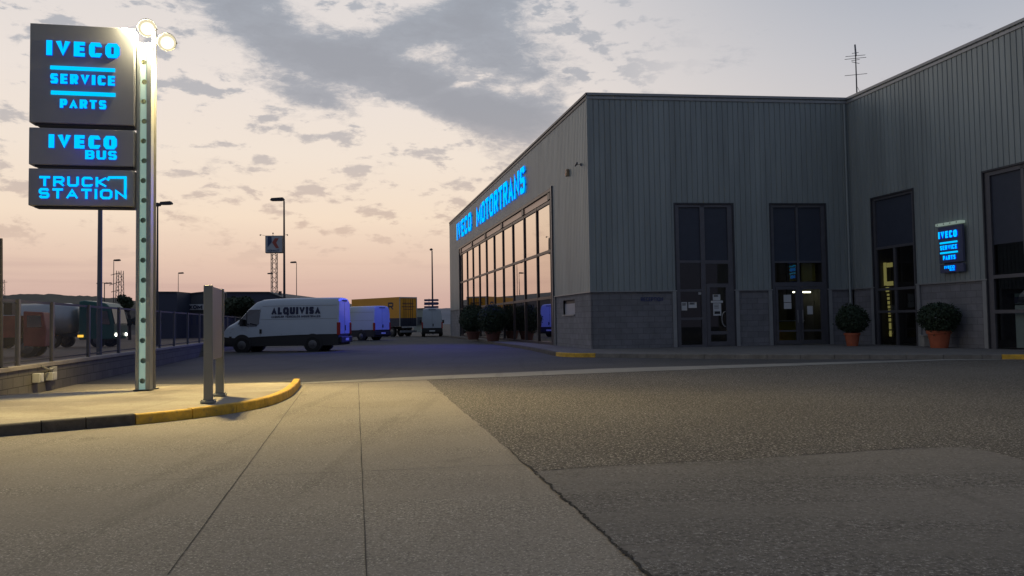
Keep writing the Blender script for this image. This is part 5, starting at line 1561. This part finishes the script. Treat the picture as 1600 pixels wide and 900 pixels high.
# ================================================================== VEHICLES
def wheel(parent, c, r, wd, ax=Vector((0, 1, 0)), rimr=.6):
    """axle along ax in the vehicle's own frame"""
    mb = MB(); mb.tube(c - ax * wd / 2, c + ax * wd / 2, r, n=28)
    ty = build('wheel', mb, M['rubber'], parent, local=True, smooth=True)
    mb = MB()
    for sg in (-1, 1):
        e = c + ax * (wd / 2) * sg
        mb.tube(e + ax * .001 * sg, e + ax * .012 * sg, r * rimr, r * rimr * .92, n=20); mb.tube(e + ax * .012 * sg, e + ax * .05 * sg, r * .22, r * .16, n=12)
    build('rim', mb, M['rim'], ty, local=True, smooth=True)
    return ty
def make_van(name, label, L=6.1, H=2.70, W=2.0, group=None, text=False):
    """panel van in its own frame: nose towards -X, rear at x = 0, ground z = 0"""
    t = thing(name, label, 'van', (0, 0, 0), 0, group)
    # side outline of the shell (x from rear to nose)
    xs = [0.0, .05, .12, 1.0, 2.2, 3.4, 4.05, 4.35, 4.75, 5.15, 5.5, 5.8, 6.0, 6.08]
    xs = [x * L / 6.1 for x in xs]
    tops = [H - .16, H - .05, H - .01, H + 0, H + 0, H - .02, H - .06, H - .16, H - .50, H - .95, 1.50, 1.36, 1.20, 1.02]
    bots = [.86, .86, .86, .86, .84, .80, .78, .76, .74, .72, .72, .74, .76, .80]
    def half(x, z, top):
        w_ = W / 2
        if z > 1.25: w_ -= (z - 1.25) * .085
        nose = max(0, (-x) - (L - 1.3)) / 1.3
        w_ -= nose ** 2 * .16
        return w_
    def section(i):
        x = -xs[i]; tz, bz = tops[i], bots[i]; pts = []
        zs = [bz, bz + (tz - bz) * .12, bz + (tz - bz) * .35, bz + (tz - bz) * .6, bz + (tz - bz) * .82, tz - .10, tz - .03]
        for k, z in enumerate(zs):
            hw = half(x, z, tz) - (.0, .0, .0, .0, .0, .03, .10)[k]
            pts.append((x, hw, z))
        pts.append((x, half(x, tz, tz) * .62, tz + .015)); 
        pts.append((x, 0, tz + .03))
        return [Vector(p) for p in pts] + [Vector((p[0], -p[1], p[2])) for p in reversed(pts[:-1])]
    secs = [section(i) for i in range(len(xs))]
    mb = MB()
    for a, b in zip(secs, secs[1:]):
        for k in range(len(a) - 1): mb.face([a[k], a[k + 1], b[k + 1], b[k]])
        mb.face([a[-1], a[0], b[0], b[-1]])
    mb.face(secs[0]); mb.face(list(reversed(secs[-1])))
    body = build('body', mb, M['vanw'], t, local=True, smooth=True)
    # dark sill, bumpers
    mb = MB()
    def ring(x, hw, z0, z1): return [Vector((x, hw, z0)), Vector((x, hw, z1)), Vector((x, -hw, z1)), Vector((x, -hw, z0))]
    st_ = [(-.02, W / 2 - .02), (-L + .9, W / 2 - .02), (-L + .35, W / 2 - .08), (-L + .02, W / 2 - .22)]
    rg = [ring(x, hw, .30, (.90, .80, .80, .84)[k_]) for k_, (x, hw) in enumerate(st_)]
    for a, b in zip(rg, rg[1:]):
        for k in range(4): mb.face([a[k], a[(k + 1) % 4], b[(k + 1) % 4], b[k]])
    mb.face(rg[0]); mb.face(rg[-1])
    build('lower_sill', mb, M['plastic'], t, local=True)
    mb = MB(); mb.box((.0, -W / 2 + .05, .42), (.13, 0, 0), (0, W - .1, 0), (0, 0, .30)); build('rear_bumper', mb, M['plastic'], t, local=True, bevel=.03)
    mb = MB(); mb.box((-L - .07, -W / 2 + .2, .34), (.18, 0, 0), (0, W - .4, 0), (0, 0, .52)); build('front_bumper', mb, M['plastic'], t, local=True, bevel=.04)
    # wheels and arches
    xr, xf = -1.35 * L / 6.1, -5.05 * L / 6.1
    for x in (xr, xf):
        for sg in (-1, 1):
            mb = MB(); mb.tube((x, sg * (W / 2 - .3), .42), (x, sg * (W / 2 + .004), .42), .47, n=28); build('wheel_arch', mb, M['plastic'], t, local=True, smooth=True)
            wheel(t, Vector((x, sg * (W / 2 - .07), .36)), .36, .20)
    # side windows, windscreen
    def sidepoly(pts, sg, off=.012):
        return [Vector((-x, sg * (half(-x, z, 9) + off), z)) for x, z in pts]
    win = [(4.15, 1.42), (4.10, 2.12), (4.68, 2.12), (5.20, 1.56), (5.28, 1.40), (4.75, 1.28), (4.30, 1.28)]
    win = [(x * L / 6.1, z) for x, z in win]
    for sg in (-1, 1):
        mb = MB(); mb.face(sidepoly(win, sg)); w1 = build('side_window', mb, M['vglass'], t, local=True)
        mb = MB(); q = sidepoly([(4.78 * L / 6.1, 1.30), (4.80 * L / 6.1, 2.02), (4.83 * L / 6.1, 2.0), (4.81 * L / 6.1, 1.30)], sg, .018); mb.face(q); build('window_pillar', mb, M['plastic'], w1, local=True)
        mb = MB(); c = Vector((-5.0 * L / 6.1, sg * (W / 2 + .16), 1.48)); mb.cbox(c, .12, .2, .36); mb.tube(c + Vector((0, -sg * .1, -.1)), (-4.95 * L / 6.1, sg * (W / 2 - .06), 1.36), .025, n=6)
        build('wing_mirror', mb, M['plastic'], t, local=True, bevel=.02)
        mb = MB(); mb.face(sidepoly([(4.12 * L / 6.1, .92), (4.12 * L / 6.1, 1.14), (4.0 * L / 6.1, 1.14), (4.0 * L / 6.1, .92)], sg, .02)); build('door_handle', mb, M['plastic'], t, local=True)
        # seams: sliding line, belt groove, door edges
        mb = MB()
        for (x0, z0, x1, z1) in ((3.98, .8, 3.98, 2.2), (3.98, 1.62, .1, 1.62), (3.9, 2.28, .1, 2.28), (4.55, 1.24, 5.6, .98), (2.9, .8, 2.9, 2.25)):
            a = sidepoly([(x0, z0), (x1, z1)], sg, .006); d_ = (a[1] - a[0]).normalized(); pr = Vector((-d_.z, 0, d_.x)) * .008
            nseg = 6
            for k in range(nseg):
                q0 = a[0].lerp(a[1], k / nseg); q1 = a[0].lerp(a[1], (k + 1) / nseg)
                mb.face([q0 - pr, q1 - pr, q1 + pr, q0 + pr])
        build('body_seam', mb, mat('seam_grey', (.2, .21, .22), .5) if 'seam_grey' not in bpy.data.materials else bpy.data.materials['seam_grey'], t, local=True)
        # lamps
        mb = MB(); mb.box((-.045, sg * (W / 2 - .15) - (.08 if sg < 0 else 0), .82), (.065, 0, 0), (0, .20 if sg > 0 else -.12, 0), (0, 0, .68))
        mb = MB(); mb.cbox((-.02, sg * (W / 2 - .045), 1.12), .16, .13, .62); build('tail_lamp', mb, M['tail'], t, local=True, bevel=.02)
        mb = MB(); mb.prism([Vector((-L * .995 + .02, sg * .52, .98)), Vector((-L * .97 + .0, sg * .84, 1.0)), Vector((-L * .90, sg * .97, 1.18)), Vector((-L * .93, sg * .80, 1.26)), Vector((-L * .975, sg * .55, 1.12))], (-.03, 0, .05)); build('headlight', mb, M['lampclear'], t, local=True)
    def sec_at(x_):
        for i in range(len(xs) - 1):
            if xs[i] <= x_ <= xs[i + 1]:
                f_ = (x_ - xs[i]) / (xs[i + 1] - xs[i]); return tops[i] + (tops[i + 1] - tops[i]) * f_
    mb = MB(); k = L / 6.1
    ws1 = [(4.45 * k, .72), (5.28 * k, .84)]
    grid = []
    for f_ in (0, .25, .5, .75, 1):
        x_ = 4.45 * k + f_ * .83 * k; z_ = sec_at(x_) + .045; hw = .70 + f_ * .12
        grid.append([Vector((-x_, -hw, z_ - .04)), Vector((-x_, -hw * .5, z_)), Vector((-x_, 0, z_ + .01)), Vector((-x_, hw * .5, z_)), Vector((-x_, hw, z_ - .04))])
    for a, b in zip(grid, grid[1:]):
        for q in range(4): mb.face([a[q], a[q + 1], b[q + 1], b[q]])
    build('windscreen', mb, M['vglass'], t, local=True)
    # rear doors: seam, handle, number plate
    mb = MB(); mb.box((.002, -.006, .80), (.006, 0, 0), (0, .012, 0), (0, 0, H - 1.05))
    build('door_seam', mb, M['plastic'], t, local=True)
    mb = MB(); mb.box((.002, .04, 1.02), (.02, 0, 0), (0, .10, 0), (0, 0, .26)); build('rear_handle', mb, M['plastic'], t, local=True)
    mb = MB(); mb.box((.134, -.28, .52), (.008, 0, 0), (0, .55, 0), (0, 0, .12)); build('number_plate', mb, M['paper'], t, local=True)
    mb = MB(); mb.box((.002, -.35, H - .16), (.03, 0, 0), (0, .7, 0), (0, 0, .05)); build('brake_lamp', mb, M['plastic'], t, local=True)
    if text:
        # lettering on the side that faces the yard entrance (-Y side of the van)
        sg = -1
        y_ = lambda z: -(half(-2, z, 9) + .014)
        nrm = Vector((0, -1, -.085)).normalized(); uz = Vector((0, -.085 * -1, 1)).normalized()
        uz = Vector((0, .085, 1)).normalized()
        o_ = Vector((-3.52 * L / 6.1, y_(1.86), 1.86)); 
        m1 = merge([q for _, q in word('ALQUIVISA', o_, Vector((1, 0, 0)), uz, nrm, .36, 2.56 * L / 6.1, .115, .01)])
        build('lettering', m1, [M['navy'], M['navy']], t, local=True)
        o_ = Vector((-3.52 * L / 6.1, y_(1.70), 1.70))
        m1 = merge([q for _, q in word('ALQUILER VEHICULOS INDUSTRIALES', o_, Vector((1, 0, 0)), uz, nrm, .10, 2.56 * L / 6.1, .022, .008, .02)])
        build('small_lettering', m1, [M['navy'], M['navy']], t, local=True)
    return t
def place(o, loc, rz):
    o.location = Vector(loc); o.rotation_euler = (0, 0, rz); ROOT[o.name] = Matrix.Translation(Vector(loc)) @ Matrix.Rotation(rz, 4, 'Z')
# own frame: rear normal = +X.  angle of rear normal:
van1 = make_van('delivery_van', 'white panel van with ALQUIVISA lettering, nose to the left, nearest of the vans', L=5.95, H=2.66, text=True, group='white vans parked in the yard')
rzv = R(-4.8); cr = G(529.5, 549)
ax = Vector((math.cos(rzv), math.sin(rzv), 0)); ay = Vector((-math.sin(rzv), math.cos(rzv), 0))
place(van1, Vector((cr.x, cr.y, 0)) + ay * 1.0, rzv)
van2 = make_van('delivery_van', 'plain white van with its rear doors lit deep blue, beside the orange trailer', L=6.1, H=2.78, group='white vans parked in the yard')
rz2 = R(-31); cr = G(584.5, 532.2); ay = Vector((-math.sin(rz2), math.cos(rz2), 0))
place(van2, Vector((cr.x, cr.y, 0)) + ay * 1.0, rz2)
cr = G(675.5, 526.3)
van3 = copy_thing(van2, Vector((cr.x, cr.y, 0)), R(-84), 'far white van seen straight from behind, right of the orange trailer')

# ---- orange box trailer
rzt = R(-45); cr = G(624.3, 526.2)
axt = Vector((math.cos(rzt), math.sin(rzt), 0)); ayt = Vector((-math.sin(rzt), math.cos(rzt), 0))
TW = 2.25; TL = 8.6
tr = thing('box_trailer', 'orange box trailer with a dark lower band parked behind the vans', 'trailer', Vector((cr.x, cr.y, 0)) + ayt * TW / 2, rzt)
HTt = 4.05
mb = MB(); mb.box((-TL, -TW / 2, 1.9), (TL, 0, 0), (0, TW, 0), (0, 0, HTt - 1.9)); bx = build('box_body', mb, M['orange'], tr, local=True)
mb = MB(); mb.box((-TL, -TW / 2, 1.05), (TL, 0, 0), (0, TW, 0), (0, 0, .848)); build('lower_band', mb, M['traildark'], tr, local=True)
mb = MB()
for (y, z, sy, sz) in ((-TW / 2, 1.05, .09, HTt - 1.05), (TW / 2 - .09, 1.05, .09, HTt - 1.05), (-TW / 2 + .09, HTt - .12, TW - .18, .12)):
    mb.box((.003, y, z), (.05, 0, 0), (0, sy, 0), (0, 0, sz))
build('rear_frame', mb, mat('trailer_frame', (.42, .43, .42), .5, metal=.3), tr, local=True)
mb = MB(); mb.box((.003, -.012, 1.1), (.012, 0, 0), (0, .024, 0), (0, 0, HTt - 1.3)); 
for y in (-.55, -.3, .3, .55): mb.tube((.03, y, 1.15), (.03, y, HTt - .2), .018, n=6)
build('door_bar', mb, M['traildark'], tr, local=True)
mb = MB(); mb.box((.003, -.8, 3.0), (.006, 0, 0), (0, 1.6, 0), (0, 0, .12)); mb.box((.003, -.7, 3.3), (.006, 0, 0), (0, 1.4, 0), (0, 0, .16)); mb.box((.003, -.6, 2.75), (.006, 0, 0), (0, 1.2, 0), (0, 0, .08)); build('faded_print', mb, mat('faded_print', (.30, .13, .03), .6), tr, local=True)
mb = MB(); mb.box((-TL, -.5, .75), (TL, 0, 0), (0, 1.0, 0), (0, 0, .28)); build('chassis', mb, M['plastic'], tr, local=True)
mb = MB(); mb.box((-.05, -TW / 2 + .1, .42), (.1, 0, 0), (0, TW - .2, 0), (0, 0, .22)); build('underrun_bar', mb, mat('bar_grey', (.25, .26, .28), .5), tr, local=True)
mb = MB(); mb.box((-.02, -TW / 2 + .3, .92), (.06, 0, 0), (0, TW - .4, 0), (0, 0, .1)); build('light_board', mb, M['paper'], tr, local=True)
for x in (-1.3, -2.5, -7.4):
    for sg in (-1, 1): wheel(tr, Vector((x, sg * (TW / 2 - .16), .48)), .48, .3)
lt = merge([q for _, q in word('DR', Vector((-3.9, -TW / 2 - .004, 2.9)), Vector((1, 0, 0)), UZ, Vector((0, -1, 0)), .72, 2.5, .16, .008)])
lt = merge([q for _, q in word('R', Vector((-1.9, -TW / 2 - .004, 2.75)), Vector((1, 0, 0)), UZ, Vector((0, -1, 0)), .78, .9, .17, .008)])
build('side_lettering', lt, [M['traildark'], M['traildark']], tr, local=True)
# dark low car at the right of far van
q = G(697, 524.8)
# ---- direction signs
dg = atdepth(674, 474, 92); bs = Vector((dg.x, 92, 0))
ds = thing('direction_sign', 'stack of three dark blue arrow direction signs on two posts above the far van', 'direction sign', bs)
mb = MB()
for dx in (-.28, .18): mb.tube(bs + Vector((dx, .06, 0)), bs + Vector((dx, .06, atdepth(674, 466.5, 92).z)), .035, n=8)
build('post', mb, M['pole'], ds)
for k, (y0, y1) in enumerate(((467.2, 470.8), (472, 476.8), (478, 481.6))):
    a = atdepth(662.8, y1, 92); b = atdepth(686, y0, 92); h_ = b.z - a.z; wl = b.x - a.x
    mb = MB(); mb.prism([Vector((a.x + p * wl, 92, a.z + q_ * h_)) for p, q_ in ((0, 0), (.93, 0), (1, .5), (.93, 1), (0, 1))], (0, -.04, 0)); build('arrow_board', mb, M['roadsign'], ds)

# ---- tanker lorry beyond the fence (own frame: cab front at +X)
rzk = R(4); D_ = 56
fk_ = gx(189, D_)
tk = thing('tanker_lorry', 'silver tanker lorry with a green cab and lit headlights beyond the fence', 'lorry', fk_, rzk)
L_ = 10.5
mb = MB()
# tank: long rounded cylinder
n = 24; prof = [(-L_, .15), (-L_ + .12, .75), (-L_ + .35, 1.02), (-L_ + .7, 1.14), (-3.4, 1.14), (-3.05, 1.02), (-2.85, .75), (-2.75, .15)]
rings = [[Vector((x, r_ * 1.02 * math.cos(2 * math.pi * k / n), 1.98 + r_ * .98 * math.sin(2 * math.pi * k / n))) for k in range(n)] for x, r_ in prof]
for a, b in zip(rings, rings[1:]):
    for k in range(n): mb.face([a[k], a[(k + 1) % n], b[(k + 1) % n], b[k]])
mb.face(rings[0]); mb.face(rings[-1])
tkb = build('tank', mb, M['silver'], tk, local=True, smooth=True)
mb = MB()
for x in (-9, -7, -5): mb.tube((x, 0, 3.05), (x, 0, 3.22), .25, n=12)
build('hatch', mb, M['pole'], tkb, local=True)
mb = MB(); mb.prism([Vector(p) for p in ((-2.35, -1.15, .55), (-.12, -1.15, .55), (0, -1.15, .75), (-.02, -1.15, 1.5), (-.28, -1.15, 2.75), (-.6, -1.15, 3.05), (-2.0, -1.15, 3.25), (-2.35, -1.15, 3.2))], (0, 2.3, 0))
build('cab', mb, M['green'], tk, local=True, bevel=.08)
mb = MB(); mb.prism([Vector(p) for p in ((.0, -1.02, 1.62), (.0, 1.02, 1.62), (-.25, 1.0, 2.66), (-.25, -1.0, 2.66))], (.03, 0, .01)); build('windscreen', mb, M['vglass'], tk, local=True)
mb = MB(); mb.prism([Vector(p) for p in ((-1.2, -1.165, 1.65), (-.25, -1.165, 1.55), (-.45, -1.165, 2.5), (-1.2, -1.165, 2.5))], (0, -.01, 0)); build('side_window', mb, M['vglass'], tk, local=True)
mb = MB(); mb.box((-L_ + .3, -.5, .75), (L_ - .6, 0, 0), (0, 1.0, 0), (0, 0, .25)); build('chassis', mb, M['plastic'], tk, local=True)
for x in (-1.1, -4.1, -8.2, -9.4):
    for sg in (-1, 1): wheel(tk, Vector((x, sg * .98, .5)), .5, .3)
for sg in (-1, 1):
    mb = MB(); mb.tube((.0, sg * .85, .86), (.05, sg * .85, .86), .11, n=14); build('headlight', mb, M['headl'], tk, local=True)
for x, z in ((-2.2, .80), (-5.5, .82)):
    mb = MB(); mb.cbox((x, -1.19, z), .36, .06, .16); build('marker_lamp', mb, M['amber'], tk, local=True)

# ---- red tipper lorry
fr_ = gx(80, 38)
rt_ = thing('tipper_lorry', 'dull red tipper lorry with a ribbed body parked close behind the fence', 'lorry', fr_, R(20))
mb = MB(); mb.prism([Vector(p) for p in ((-6.2, -1.05, .95), (-1.2, -1.05, .95), (-1.1, -1.05, 1.95), (-6.2, -1.05, 1.95))], (0, 2.1, 0)); tb = build('tipper_body', mb, M['redtruck'], rt_, local=True)
mb = MB()
for k in range(10): mb.box((-6.1 + k * .46, -1.12, .97), (.1, 0, 0), (0, .07, 0), (0, 0, .95))
build('side_rib', mb, mat('rib_grey', (.22, .14, .13), .6), tb, local=True)
mb = MB(); mb.prism([Vector(p) for p in ((-6.2, -1.0, 1.953), (-2.2, -1.0, 1.953), (-2.5, -.7, 2.25), (-6.0, -.7, 2.25))], (0, 1.7, 0)); build('load', mb, mat('load_orange', (.30, .13, .04), .9, var=.3, vscale=2), rt_, local=True)
mb = MB(); mb.prism([Vector(p) for p in ((-.95, -1.05, .5), (-.05, -1.05, .5), (0, -1.05, 1.3), (-.15, -1.05, 2.1), (-.95, -1.05, 2.15))], (0, 2.1, 0)); build('cab', mb, M['redtruck'], rt_, local=True, bevel=.05)
mb = MB(); mb.prism([Vector(p) for p in ((-.8, -1.056, 1.4), (-.2, -1.056, 1.4), (-.25, -1.056, 1.95), (-.8, -1.056, 1.95))], (0, -.01, 0)); build('side_window', mb, M['vglass'], rt_, local=True)
mb = MB(); mb.box((-1.9, -.35, 2.0), (.35, 0, 0), (0, .7, 0), (0, 0, .55)); build('exhaust_box', mb, M['plastic'], rt_, local=True)
mb = MB(); mb.box((-6.0, -.5, .6), (5.8, 0, 0), (0, 1.0, 0), (0, 0, .33)); build('chassis', mb, M['plastic'], rt_, local=True)
for x in (-.8, -4.3, -5.4):
    for sg in (-1, 1): wheel(rt_, Vector((x, sg * .88, .46)), .46, .3)
